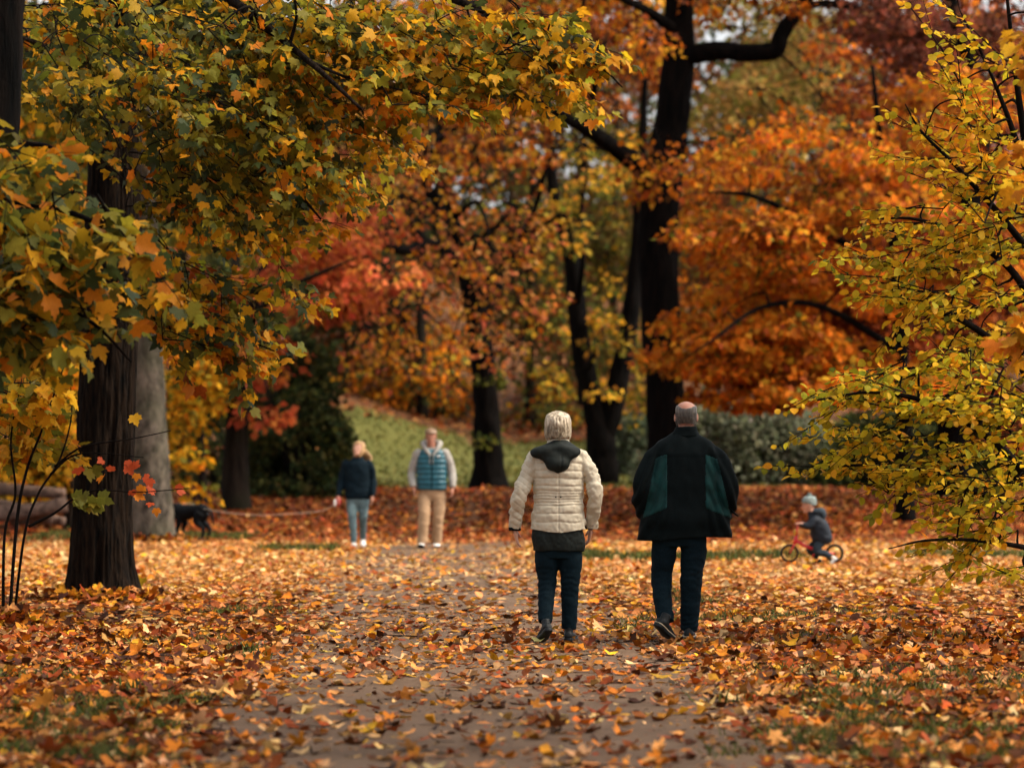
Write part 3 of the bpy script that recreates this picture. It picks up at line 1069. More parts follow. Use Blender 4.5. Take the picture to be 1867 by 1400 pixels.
# --- yellow-green lime bush leaning in from the right
def lime_bush():
    t = Tree('lime_tree', 'yellow-green leafed lime tree leaning in from the right edge', 'tree', (1990, 1170), 28.8, M_twig, M_leaf, T_OVAL)
    t.limb([(1990, 1180), (1975, 1000), (1950, 800), (1920, 550), (1880, 330), (1850, 120), (1830, -60)], [22, 19, 16, 12, 8, 5, 2], 'trunk', 12, 0.08, 8, True, .3)
    t.limb([(1985, 1120), (1930, 960, -.3), (1840, 830, -.6), (1720, 745, -.9), (1600, 715, -1), (1490, 730, -1.1)], [13, 11, 8, 5.5, 3.5, 1.2], sides=8)
    t.limb([(1972, 980), (1880, 930, -.3), (1760, 890, -.6), (1640, 850, -.7), (1500, 850, -.8)], [10, 8, 6, 4, 1.2], sides=8)
    t.limb([(1955, 830), (1870, 680, -.2), (1780, 600, -.3), (1690, 560, -.4), (1610, 550, -.4)], [11, 8, 6, 4, 1.4], sides=8)
    t.limb([(1930, 640), (1850, 500, .2), (1760, 430, .3), (1670, 400, .3), (1590, 400, .3)], [10, 7, 5, 3, 1.2], sides=8)
    t.limb([(1910, 500), (1830, 400, -.4), (1750, 310, -.5), (1680, 240, -.5), (1650, 190, -.5)], [8, 6, 4, 2.4, 1], sides=8)
    t.limb([(1885, 350), (1840, 220, -.2), (1800, 120, -.2), (1770, 60, -.2), (1750, 20, -.2)], [7, 5, 3, 2, 1], sides=8)
    t.limb([(1960, 1020), (1880, 1000, -.8), (1780, 985, -1), (1690, 985, -1.2), (1620, 1000, -1.3)], [7, 5, 3.6, 2.4, 1], sides=7)
    cy = [(0.36, 0.31, 0.018), (0.54, 0.41, 0.020), (0.74, 0.45, 0.022), (0.74, 0.34, 0.014), (0.18, 0.18, 0.018)]
    left = (-0.9, -0.1, -0.08)
    t.thin = .70
    t.sprays([(1760, 130, 90, 90, 28.5, .5, 8, (-.4, -.1, .6)), (1800, 230, 70, 60, 28.6, .5, 8, (-.6, -.1, .4)), (1700, 250, 50, 60, 28.3, .4, 6, (-.6, -.1, .4)),
              (1750, 330, 110, 50, 28.5, .6, 16, (-.8, 0, .1)), (1640, 390, 50, 35, 28.8, .4, 7), (1800, 420, 70, 40, 28.6, .6, 12)],
             cy, 0.070, left, 0.7, [10, 24, 30, 26, 4], droop=0.05, hang=0.35, gap=0.082, pet=0.025, nside=4)
    t.sprays([(1720, 470, 140, 40, 28.6, .7, 19), (1640, 545, 60, 40, 28.5, .5, 8), (1770, 560, 100, 50, 28.6, .7, 14), (1800, 650, 70, 40, 28.5, .6, 9)],
             cy, 0.070, left, 0.75, [18, 32, 26, 14, 10], droop=0.12, hang=0.3, gap=0.082, pet=0.025, nside=4)
    t.sprays([(1710, 690, 150, 40, 28, .6, 15), (1580, 720, 60, 30, 27.9, .4, 8), (1710, 765, 150, 45, 28, .7, 16), (1570, 810, 80, 35, 28.2, .5, 10), (1540, 845, 40, 15, 28.1, .4, 4),
              (1710, 850, 130, 45, 28.2, .7, 14), (1800, 820, 70, 80, 28.2, .8, 11), (1700, 930, 70, 20, 28, .6, 4), (1800, 940, 70, 40, 28, .7, 8), (1700, 985, 60, 15, 27.7, .4, 3), (1810, 1000, 60, 40, 27.9, .5, 5)],
             cy, 0.070, left, 0.75, [24, 32, 22, 12, 10], droop=0.15, hang=0.25, gap=0.082, pet=0.025, nside=4)
    t.sprays([(1980, 300, 90, 300, 28.8, 1.2, 20), (1990, 800, 90, 200, 28.8, 1.2, 16), (1900, -120, 150, 100, 28.8, 1, 8)], cy, 0.085, (0.2, 0, .1), 0.8, [22, 30, 24, 16, 10], gap=0.12, pet=0.025)
    t.finish(nsingle=300)


def big_oak():
    t = Tree('oak_tree', 'huge dark oak with forked limbs right behind the man in black', 'tree', (1215, 888), 80.0, M_bark_dark, M_far_leaf, T_FAR)
    t.limb([(1217, 890), (1216, 800), (1212, 700), (1204, 560), (1200, 420), (1212, 310), (1228, 200), (1238, 90), (1240, -40), (1244, -250), (1246, -480)],
           [36, 35, 35, 36, 37, 35, 31, 29, 24, 16, 5], 'trunk', 28, 0.10, 10, True, 0.35)
    t.limb([(1205, 345), (1165, 300, -.5), (1140, 285, -1), (1085, 245, -2), (1030, 215, -3), (970, 180, -4), (900, 165, -5)], [24, 20, 17, 13, 9, 6, 2.5], sides=14)
    t.limb([(1246, 105), (1300, 94, -.4), (1360, 96, -.6), (1412, 92, -.8), (1425, 62, -.8), (1455, 20, -.8), (1500, -50, -.8)], [19, 17, 17, 16, 15, 13, 9], sides=14)
    t.limb([(1440, 30, -.8), (1490, 8, -.5), (1560, 14, 0), (1640, 40, 1), (1700, 80, 1.5)], [8, 7, 6, 4, 1.5], sides=8)
    t.limb([(1236, 60), (1180, 20, -1), (1120, -10, -2), (1060, -60, -3)], [12, 9, 6, 3], sides=8)
    t.limb([(1070, 235, -2), (1085, 130, -2.5), (1060, 40, -3), (1075, -40, -3)], [7, 5, 4, 2], sides=7)
    t.limb([(1240, -120), (1380, -230, 1), (1540, -300, 2)], [14, 10, 4], sides=8)
    t.limb([(1240, -160), (1120, -280, 1), (960, -340, 2)], [14, 10, 4], sides=8)
    # bare hanging twigs
    for k in range(44):
        px, py = R.uniform(1000, 1560), R.uniform(-20, 330)
        st = W(px, py, 80 + R.uniform(-3, 1))
        t.connect(st, 0.01, 4)
        t.spray(st, R.normal(0, .6, 3) + [0, -.2, -.5], 1.3, [FO, RUST, FY], 0.16, gap=0.9, r=0.014, nside=5)
    c = [FO, RUST, FY, FB, (0.35, 0.12, 0.03)]
    t.clumps([(1030, 80, 170, 100, 4, 22), (1330, 10, 150, 40, 3, 5), (940, 230, 110, 60, 3, 6), (1230, 330, 70, 60, 3, 6), (1210, 270, 30, 20, 1, 2)], c, 70, 0.17, 0.6, [28, 24, 16, 20, 14], twigs=5)
    t.clumps([(1240, -250, 500, 170, 6, 70), (1240, -520, 350, 130, 5, 30)], c, 60, 0.25, 1.0)
    t.finish()


def orange_maple():
    t = Tree('maple_tree', 'bright orange maple with low sweeping boughs right of the big oak', 'tree', (1650, 900), 74.0, M_bark_dark)
    t.limb([(1650, 905), (1648, 760), (1640, 600), (1630, 450), (1610, 300), (1590, 120)], [17, 15, 13, 11, 8, 3], 'trunk', 14, .1, 8, True, .4)
    t.limb([(1640, 640), (1500, 560, -2), (1390, 560, -3), (1300, 620, -4), (1240, 660, -4)], [8, 6, 4, 2.6, 1], sides=8)
    t.limb([(1632, 500), (1500, 420, -1), (1380, 360, -2), (1290, 350, -2)], [9, 7, 4.5, 1.5], sides=8)
    c = [FO, (0.55, 0.21, 0.02), FY, (0.36, 0.09, 0.02), OL]
    t.clumps([(1290, 590, 60, 25, 2, 6), (1270, 650, 60, 20, 2, 6), (1390, 600, 90, 25, 3, 14), (1360, 660, 90, 22, 3, 14), (1490, 650, 110, 28, 3, 20), (1340, 720, 60, 16, 2, 5), (1450, 705, 90, 16, 3, 9), (1600, 690, 110, 26, 3, 14), (1400, 530, 110, 24, 3, 12)],
             c, 130, 0.17, 0.72, [42, 26, 12, 12, 4], tone=.22, flatness=.28, twigs=6)
    t.clumps([(1330, 440, 70, 40, 3, 8), (1420, 400, 110, 40, 4, 12), (1500, 330, 120, 50, 4, 13), (1620, 250, 120, 50, 4, 13), (1600, 370, 100, 40, 4, 10), (1460, 470, 120, 30, 3, 10), (1640, 500, 100, 60, 3, 10), (1700, 180, 90, 40, 4, 8), (1320, 300, 50, 50, 3, 4), (1800, 260, 80, 110, 4, 9), (1810, 460, 70, 80, 4, 8), (1440, 230, 100, 60, 4, 4)],
             c, 120, 0.17, 0.78, [36, 18, 10, 28, 6], tone=.28, flatness=.30, twigs=6)
    t.finish()


def red_beech():
    t = Tree('beech_tree', 'dark-trunked beech with rusty red crown at the right', 'tree', (1745, 898), 82.0, M_bark_dark)
    t.limb([(1740, 905), (1738, 780), (1745, 600), (1755, 430), (1782, 260), (1788, 170), (1760, 100), (1735, 0), (1720, -160)], [30, 29, 28, 26, 24, 21, 15, 11, 4], 'trunk', 18, .1, 8, True, .4)
    t.limb([(1745, 620), (1680, 600, -2), (1600, 570, -3), (1520, 530, -4), (1430, 488, -4.5)], [11, 9, 7, 5, 2], sides=8)
    t.limb([(1788, 190), (1840, 120, -1), (1900, 100, -2)], [9, 6, 3], sides=8)
    t.limb([(1765, 110), (1690, 80, 1), (1600, 40, 2), (1540, 10, 3)], [9, 7, 4, 2], sides=8)
    c = [FR, (0.34, 0.08, 0.02), FB, FO]
    t.clumps([(1560, 470, 130, 90, 4, 22), (1640, 560, 90, 60, 4, 16), (1500, 560, 90, 60, 3, 9), (1690, 420, 50, 120, 3, 9), (1850, 400, 50, 140, 3, 10), (1850, 640, 120, 160, 4, 26), (1480, 390, 90, 60, 3, 9), (1640, 640, 100, 40, 3, 10)],
             c, 110, 0.17, 0.75, [34, 32, 18, 16])
    t.clumps([(1700, 40, 180, 60, 5, 26), (1840, 150, 60, 90, 4, 9), (1660, 140, 70, 50, 4, 8)], [(0.20, 0.065, 0.045), (0.14, 0.05, 0.035), (0.30, 0.085, 0.04), FB], 100, 0.17, 0.75, tone=.15)
    t.clumps([(1750, -200, 260, 120, 5, 26)], c, 60, 0.25, 1.0)
    t.finish()


def centre_tree():
    t = Tree('hawthorn_tree', 'crooked dark tree with orange-yellow leaves standing on the lawn edge', 'tree', (892, 893), 90.0, M_bark_dark)
    t.limb([(892, 897), (890, 820), (886, 740), (878, 650), (866, 560), (845, 480), (825, 400), (810, 300), (800, 200), (795, 90)], [25, 24, 23, 22, 20, 15, 11, 8, 5, 2], 'trunk', 18, .14, 9, True, .75)
    t.limb([(850, 510), (820, 462, -1), (780, 445, -2), (740, 457, -3), (690, 440, -4), (640, 400, -5), (590, 350, -6), (555, 330, -6)], [13, 11, 10, 9, 8, 6, 4, 1.5], sides=10)
    t.limb([(872, 600), (910, 520, 1), (950, 440, 1), (985, 350, 0), (1000, 270, -1)], [12, 9, 7, 4, 2], sides=9)
    t.limb([(826, 410), (770, 340, -2), (700, 300, -3), (640, 290, -4), (600, 250, -5)], [8, 6, 5, 3, 1.5], sides=8)
    t.limb([(815, 330), (870, 260, -2), (900, 180, -3), (930, 120, -3)], [6, 4.5, 3, 1.2], sides=8)
    t.limb([(690, 440, -4), (660, 470, -5), (650, 520, -5), (640, 570, -5)], [4, 3, 2, 1], sides=6)
    starts = [(845, 480, 0), (825, 400, 0), (780, 445, -2), (690, 440, -4), (810, 300, 0), (770, 340, -2), (700, 300, -3), (800, 200, 0), (870, 260, -2), (950, 440, 1)]
    for k in range(26):
        a0 = starts[k % len(starts)]
        dx_, up_ = R.uniform(-170, 130), R.uniform(20, 90)
        e = (a0[0] + dx_, a0[1] + R.uniform(-30, 120), a0[2] - R.uniform(0, 4))
        m1 = (a0[0] + dx_ * .35 + R.uniform(-15, 15), a0[1] - up_ * .8, a0[2] - 1)
        m2 = (a0[0] + dx_ * .75 + R.uniform(-15, 15), a0[1] - up_ * .5 + R.uniform(-20, 20), a0[2] - 2)
        t.limb([a0, m1, m2, e], [5.5, 4.2, 3.0, 1.2], 'branch', 6, .1, 5)
    for k in range(90):
        px, py = R.uniform(580, 970), R.uniform(200, 640)
        st = W(px, py, 86 + R.uniform(-7, 2))
        t.connect(st, 0.016, 4, sag=.22, rmax=.07)
        t.spray(st, R.normal(0, .7, 3) + [0, -.2, -.4], 1.3, [FO, (0.55, 0.22, 0.06), FY, (0.5, 0.12, 0.05)], 0.16, gap=0.34, r=0.026, nside=5)
    c = [(0.60, 0.20, 0.03), (0.64, 0.32, 0.10), (0.66, 0.38, 0.05), (0.56, 0.16, 0.06), RUST]
    t.clumps([(720, 290, 130, 90, 5, 20), (640, 330, 90, 70, 4, 11), (830, 330, 120, 110, 5, 12), (900, 250, 110, 80, 4, 8), (700, 210, 100, 60, 4, 8)], c, 28, 0.15, 0.6, [20, 20, 34, 14, 12], twigs=7)
    t.clumps([(800, 500, 130, 100, 4, 7), (950, 480, 60, 120, 4, 5), (900, 420, 120, 80, 4, 8), (940, 620, 60, 70, 4, 4), (860, 580, 40, 60, 2, 5)], c + [OL], 34, 0.15, 0.6, [24, 16, 12, 24, 14, 10], twigs=7)
    t.clumps([(895, 790, 22, 20, 0.8, 3), (895, 700, 26, 40, 0.8, 4)], [OL, G2], 60, 0.14, 0.35)
    t.clumps([(800, -120, 300, 130, 5, 24)], c, 50, 0.24, 1.0)
    t.finish()


def forked_tree():
    t = Tree('ash_tree', 'grey-brown tree with V-forked trunk beside the big oak', 'tree', (1096, 893), 95.0, M_bark_dark)
    t.limb([(1100, 896), (1098, 850), (1095, 805), (1082, 740), (1066, 670), (1054, 590), (1046, 500), (1030, 430), (1012, 370), (1000, 250), (990, 100), (985, -80)], [26, 25, 26, 20, 19, 17, 15, 13, 11, 8, 5, 2], 'trunk', 16, .1, 8, True, .35)
    t.limb([(1097, 810), (1118, 740), (1135, 660), (1150, 570), (1160, 480), (1166, 380), (1172, 250), (1180, 60)], [21, 20, 19, 17, 14, 11, 8, 3], sides=14)
    t.limb([(1052, 560), (1062, 480, -1), (1058, 400, -1), (1070, 320, -1)], [7, 5, 4, 2], sides=8)
    t.limb([(1068, 680), (1085, 640, -1), (1078, 590, -1)], [5, 3, 1.5], sides=7)
    c = [FY, (0.40, 0.27, 0.03), OL, (0.5, 0.2, 0.03)]
    t.clumps([(1102, 560, 20, 70, 3, 4), (1108, 690, 15, 40, 3, 2), (1150, 740, 25, 40, 3, 3), (1000, 380, 50, 90, 4, 5), (1185, 640, 30, 60, 3, 2), (1110, 270, 60, 60, 4, 6), (1005, 650, 25, 70, 3, 3)], c, 45, 0.18, 0.6, [30, 26, 26, 16], twigs=5)
    t.clumps([(1050, -60, 220, 120, 5, 20)], c, 60, 0.25, 1.0)
    t.finish()


def grey_tree():
    t = Tree('beech_tree', 'pale grey smooth-barked trunk behind the dark left maple', 'tree', (280, 990), 62.0, M_bark_grey)
    t.limb([(280, 988), (277, 930), (274, 850), (271, 740), (268, 620), (264, 480), (262, 340), (258, 180), (255, 0), (250, -300)], [40, 37, 34, 31, 29, 26, 22, 19, 16, 6], 'trunk', 28, .05, 9, True, .18)
    t.limb([(262, 320), (330, 180, 1), (420, 20, 2), (480, -140, 2)], [12, 10, 7, 3], sides=9)
    t.limb([(258, 200), (180, 60, 1), (100, -80, 2)], [11, 8, 4], sides=9)
    c = [OL, YG, MY, G2, MO]
    t.clumps([(300, 120, 260, 180, 3, 44), (420, 330, 130, 100, 3, 16), (90, 200, 130, 200, 3, 26)], c, 90, 0.19, 0.75, [24, 22, 18, 26, 10])
    t.clumps([(250, -200, 420, 160, 4, 40)], c, 70, 0.25, 1.0)
    t.finish()


def yellow_understory():
    t = Tree('maple_tree', 'slim maple with yellow foliage between dark left trunk and sapling', 'tree', (130, 935), 70.0, M_bark_mid)
    t.limb([(130, 940), (130, 850), (132, 740), (138, 600), (140, 420), (135, 200), (130, 20)], [13, 12, 12, 11, 9, 6, 2], 'trunk', 12, .08, 8, True, .3)
    c = [MY, GD, OL, MO, YG]
    t.clumps([(70, 740, 90, 110, 3, 30), (60, 870, 70, 40, 2, 9), (20, 640, 60, 100, 3, 14), (120, 620, 80, 80, 3, 14)], c, 110, 0.18, 0.6, [34, 24, 20, 14, 10])
    t.finish()
    t = Tree('maple_tree', 'young golden maple glowing behind the pale grey trunk', 'tree', (372, 935), 76.0, M_bark_mid)
    t.limb([(372, 940), (368, 840), (362, 740), (358, 640), (360, 540)], [8, 7, 6, 4, 1.5], 'trunk', 10, .08, 8, True, .3)
    t.clumps([(360, 690, 70, 60, 2.5, 22), (330, 620, 50, 50, 2, 9), (420, 640, 50, 40, 2, 8), (320, 780, 30, 70, 2, 7), (340, 860, 40, 40, 2, 4)], c, 60, 0.18, 0.62, [36, 20, 24, 14, 10], flatness=.35)
    t.finish()


def red_tree():
    t = Tree('maple_tree', 'small red-leafed maple with mottled trunk left of the evergreen bush', 'tree', (428, 925), 78.0, M_bark_mid)
    t.limb([(430, 930), (430, 860), (432, 780), (438, 690), (450, 600), (480, 500), (530, 420), (580, 380)], [25, 23, 21, 18, 14, 11, 7, 2.5], 'trunk', 16, .07, 8, True, .35)
    t.limb([(436, 720), (425, 600, 1), (430, 450, 2), (420, 300, 2)], [13, 11, 8, 4], sides=9)
    t.limb([(455, 590), (500, 540, -2), (580, 500, -3), (650, 470, -3.5)], [8, 6, 4, 1.5], sides=8)
    t.limb([(438, 690), (460, 670, -2), (482, 690, -3), (490, 740, -3)], [5, 3.5, 2.5, 1], sides=7)
    c = [(0.64, 0.17, 0.050), (0.60, 0.12, 0.045), (0.64, 0.23, 0.04), (0.40, 0.08, 0.03)]
    t.clumps([(590, 480, 130, 80, 2.5, 22), (540, 530, 90, 50, 2, 9), (650, 430, 80, 70, 2.5, 10), (550, 400, 80, 50, 2, 7)], c, 60, 0.19, 0.72, tone=.25, flatness=.3)
    t.clumps([(480, 690, 34, 34, 1, 4), (488, 765, 34, 36, 1, 5), (512, 640, 30, 34, 1, 3)], c, 26, 0.2, 0.5, tone=.12, flatness=.5)
    t.finish()


def bush(name, label, px, py, d, rx, rz, ry, n, cols, size, seed, shade=None, tm=T_FAR, clump=0.5, flat=.6):
    """rounded shrub: many short branches from the base, leaf clumps in the shell of a lumpy dome"""
    t = Tree(name, label, 'shrub', (px, py), d, M_bark_mid, M_far_leaf, tm)
    b = t.base
    for k in range(9):
        a = R.uniform(0, 2 * np.pi)
        e = b + np.array([math.cos(a) * rx * .5, math.sin(a) * ry * .5, rz * R.uniform(.5, .8)])
        q = catmull([b - UP * .1, b * .6 + e * .4 + UP * .2, e], 5)
        ac = Acc(); ac.tube(q, np.linspace(.06, .015, len(q)), 6, .1, k); ac.build('stem', t.bark, t.root)
        t.skel.append(q); t.skr.append(np.linspace(.06, .015, len(q)))
    for k in range(n):
        u = unit(R.normal(0, 1, 3)); u[2] = abs(u[2])
        f = R.uniform(.55, 1.0) ** .6 * (1 + .14 * vnoise(u[None] * 2.5, seed)[0])
        c = b + np.array([u[0] * rx, u[1] * ry, u[2] * rz]) * f
        c[2] = max(c[2], gz(c[0], c[1]) + .15)
        t.connect(c, .006, 3)
        m = int(R.uniform(.7, 1.3) * 90)
        q = unit(R.normal(0, 1, (m, 3))) * R.uniform(.2, 1, (m, 1)) ** .5 * np.array([clump, clump, clump * flat])
        out = unit(q * .4 + u)
        t.L.add(c + q, out + R.normal(0, .6, (m, 3)) - UP * .3, UP * .4 + out * .6 + R.normal(0, .5, (m, 3)), size * R.uniform(.7, 1.25, m), palette(cols, m, .2) * np.clip(1 + R.normal(0, .2), .6, 1.5))
    t.finish('foliage')


def far_tree(label, px, d, top, crown, cols, w=None, trunk_w=9, nl=110, size=0.24, r=1.2, name='tree', bark=None, lean=0):
    g = W(px, 0, d)
    base_py = HZ - (gz(g[0], d) - CH) / d * F
    t = Tree(name, label, 'tree', (px, base_py), d, bark or M_bark_mid)
    ys_ = np.linspace(base_py, top, 6)
    t.limb([(px + lean * k / 5 + R.uniform(-6, 6) * (k > 0), yy) for k, yy in enumerate(ys_)], list(np.linspace(trunk_w, 1.5, 6)), 'trunk', 10, .1, 6, True, .3)
    for k in range(4):
        a = ys_[2] + (ys_[4] - ys_[2]) * k / 4
        sgn = 1 if k % 2 else -1
        t.limb([(px + lean * .6, a), (px + sgn * R.uniform(30, 60), a - 50, R.uniform(-2, 2)), (px + sgn * R.uniform(70, 120), a - 100, R.uniform(-3, 3))], [trunk_w * .5, trunk_w * .3, 1.2], sides=7)
    t.clumps(crown, cols, nl, size, r, w, twigs=3 if d < 170 else 0, tone=.28)
    t.finish()


left_maple(); edge_maple(); right_shade_maple(); sapling(); lime_bush(); big_oak(); orange_maple(); red_beech(); centre_tree(); forked_tree(); grey_tree(); yellow_understory(); red_tree()

DG = [(0.020, 0.032, 0.012), (0.035, 0.050, 0.015), (0.055, 0.065, 0.020), (0.09, 0.08, 0.02)]
bush('yew_bush', 'dark green evergreen bush left of the woman in navy', 535, 925, 84.0, 1.35, 3.6, 1.6, 120, DG, 0.15, 5)
bush('holly_bush', 'low dark thicket behind the black dog', 400, 915, 92.0, 2.1, 2.6, 1.8, 70, DG, 0.16, 6)
bush('willow_shrub', 'broad grey-green willow shrub right of the man in black', 1360, 895, 94.0, 2.6, 2.0, 1.6, 230, [(0.16, 0.175, 0.105), (0.21, 0.22, 0.14), (0.27, 0.27, 0.18), (0.10, 0.11, 0.065)], 0.15, 7, flat=.9)
bush('willow_shrub', 'smaller grey-green shrub between forked tree and big oak', 1165, 895, 103.0, 0.9, 1.5, 1.2, 60, [(0.070, 0.080, 0.045), (0.10, 0.11, 0.06), (0.05, 0.06, 0.035)], 0.15, 8, flat=.9)
bush('yew_bush', 'dark evergreen bush beneath the rusty beech at the right', 1660, 905, 92.0, 2.2, 1.9, 1.8, 90, DG, 0.16, 9)
bush('yew_bush', 'dark evergreen bush behind the lime leaves at the far right', 1850, 900, 88.0, 2.0, 2.6, 1.8, 80, DG, 0.16, 10)

far_tree('far dark olive tree behind the red maple', 640, 135, 260, [(630, 560, 110, 150, 6, 34), (560, 640, 80, 90, 5, 14), (700, 600, 70, 70, 5, 12)], [G1, G2, FB, RUST], [36, 34, 18, 12], 14)
far_tree('far low golden-orange tree above the man in the teal vest', 765, 132, 420, [(770, 690, 105, 70, 5, 24), (740, 740, 90, 35, 4, 10), (790, 590, 80, 80, 5, 10)], [FO, FY, FB, MO, G2], [20, 16, 24, 16, 24], 9, r=.9)
far_tree('far olive tree between the crooked tree and the forked tree', 965, 138, 180, [(980, 640, 80, 120, 5, 24), (960, 450, 100, 150, 6, 30), (1010, 780, 60, 50, 4, 9)], [G2, OL, FB, FY, RUST], [34, 28, 18, 6, 14], 10)
far_tree('far yellow-olive tree seen through the fork of the ash', 1120, 145, 120, [(1120, 520, 80, 160, 5, 30), (1110, 320, 100, 130, 6, 22), (1150, 700, 60, 80, 4, 10)], [OL, FB, (0.18, 0.12, 0.03), G2, FY], [30, 20, 20, 22, 8], 10)
far_tree('far pale yellow-olive tree right of the oak trunk', 1455, 150, -40, [(1400, 230, 130, 150, 7, 46), (1480, 120, 130, 110, 7, 28), (1350, 10, 130, 40, 6, 12), (1340, 380, 80, 110, 6, 20)], [(0.30, 0.20, 0.05), (0.22, 0.16, 0.045), (0.36, 0.18, 0.05), OL], None, 11)
far_tree('far orange tree behind the oak limbs at the top', 1060, 140, -160, [(1040, 90, 200, 130, 7, 48), (900, 60, 120, 100, 6, 20)], [FO, RUST, (0.30, 0.11, 0.04), FB], [20, 28, 20, 32], 10)
far_tree('far mixed gold tree behind the maple boughs at the top', 770, 128, -160, [(740, 90, 170, 130, 7, 40), (640, 230, 130, 110, 6, 22), (850, 200, 100, 100, 6, 16)], [FO, RUST, OL, FB, G2, FY], [16, 18, 22, 22, 16, 8], 11)
far_tree('far dark green tree filling the left behind the grey trunk', 330, 120, -200, [(330, 300, 200, 260, 7, 70), (480, 420, 110, 160, 6, 30), (400, 640, 110, 90, 5, 20)], [G1, G2, OL, YG], [30, 34, 26, 10], 14)
far_tree('far olive tree at the extreme left behind the boughs', 60, 118, -200, [(60, 300, 170, 280, 7, 60), (60, 620, 140, 130, 5, 30), (170, 780, 120, 60, 4, 14)], [G2, OL, YG, FY], [30, 34, 20, 16], 12)
far_tree('far rusty tree at the upper right behind the beech', 1700, 125, -200, [(1700, 150, 200, 200, 7, 60), (1800, 450, 130, 200, 6, 40), (1640, 620, 130, 130, 5, 30)], [FR, FB, FO, RUST], None, 13)
far_tree('far brown-orange tree low behind the orange maple', 1420, 130, 250, [(1420, 560, 150, 170, 6, 50), (1280, 480, 80, 180, 5, 24)], [FO, RUST, FB, OL], None, 11)

# the wood on the slope behind: single trees one behind another, seen only as gaps between the nearer ones
slope = [(20, 190), (170, 205), (300, 185), (430, 200), (540, 190), (680, 205), (800, 188), (930, 200), (1050, 190), (1170, 205), (1300, 190), (1420, 208), (1540, 192), (1660, 205), (1800, 190)]
for k, (px, d) in enumerate(slope):
    pal = [[G1, G2, (0.07, 0.045, 0.02)], [FB, (0.16, 0.05, 0.015), G2], [(0.16, 0.10, 0.03), OL, FB]][k % 3]
    nth = ('first', 'second', 'third', 'fourth', 'fifth', 'sixth', 'seventh', 'eighth', 'ninth', 'tenth', 'eleventh', 'twelfth', 'thirteenth', 'fourteenth', 'fifteenth')[k]
    tone = ('dark green', 'rust brown', 'yellowish')[k % 3]
    far_tree(f'{tone} tree, {nth} from the left on the wooded slope far behind', px, d, -60 + R.uniform(-40, 40),
             [(px, 520, 95, 110, 5, 22), (px, 330, 110, 150, 6, 30), (px, 130, 105, 130, 6, 24), (px + R.uniform(-40, 40), 680, 80, 60, 4, 9)], pal, None, 8, 60, .38, 1.9)
for o in bpy.data.objects:
    if o.parent is None and o.get('label', '').find('wooded slope') >= 0:
        o['group'] = 'trees on the wooded slope far behind'

# fallen logs heaped behind the left trunk
M_log = bark_material('weathered_log', (0.06, 0.04, 0.033), (0.19, 0.125, 0.095), 9, .8, sx=(1, 1, 1))
for k, (pa, pb, r, dz) in enumerate([((-40, 935), (122, 920), .17, 0), ((-60, 905), (95, 945), .14, .05), ((-30, 885), (118, 900), .13, .28), ((20, 950), (118, 950), .10, 0)]):
    a, b = W(*pa, 68 + .3 * k), W(*pb, 68 + .25 * k)
    g = gz((a[0] + b[0]) / 2, a[1])
    a[2], b[2] = max(a[2], g + r * .8), max(b[2], g + r * .8)
    t = thing('fallen_log', 'weathered brown log in the low heap behind the sapling at the left', 'log', tuple((a + b) / 2), 'logs heaped at the left')
    ac = Acc()
    q = catmull([a, a * .6 + b * .4 + R.normal(0, .05, 3), b], 6)
    ac.tube(q, np.linspace(r, r * .75, len(q)), 12, .15, k)
    ac.build('log', M_log, t)
    ac = Acc()
    e = q[3] + np.array([0, -.2, .35])
    ac.tube([q[3], (q[3] + e) / 2, e], [r * .3, r * .2, r * .12], 6)
    ac.build('branch_stub', M_log, t)

# ------------------------------------------------------------------ people, dog, bicycle
def remesh_mesh(name, acc, voxel, it=4, disp=None, ratio=None, zmin=None):
    tmp = bpy.data.objects.new('tmp', acc.mesh('tmp'))
    COL.objects.link(tmp)
    m = tmp.modifiers.new('r', 'REMESH')
    m.mode = 'VOXEL'
    m.voxel_size = voxel
    if it:
        sm = tmp.modifiers.new('s', 'SMOOTH')
        sm.factor = 0.5
        sm.iterations = it
    if ratio:
        dc = tmp.modifiers.new('d', 'DECIMATE')
        dc.ratio = ratio
    dg = bpy.context.evaluated_depsgraph_get()
    me = bpy.data.meshes.new_from_object(tmp.evaluated_get(dg))
    old = tmp.data
    bpy.data.objects.remove(tmp)
    bpy.data.meshes.remove(old)
    me.name = name
    me.materials.clear()
    n = len(me.vertices)
    if disp is not None:
        V = np.empty(n * 3, np.float32); me.vertices.foreach_get('co', V); V = V.reshape(-1, 3)
        N = np.empty(n * 3, np.float32); me.vertex_normals.foreach_get('vector', N); N = N.reshape(-1, 3)
        V = V + N * np.asarray(disp(V.astype(float), N.astype(float)))[:, None]
        if zmin is not None:    # straight hem
            V[:, 2] = np.maximum(V[:, 2], zmin(V))
        me.vertices.foreach_set('co', np.ascontiguousarray(V, np.float32).ravel())
    me.polygons.foreach_set('use_smooth', np.ones(len(me.polygons), bool))
    me.update()
    return me


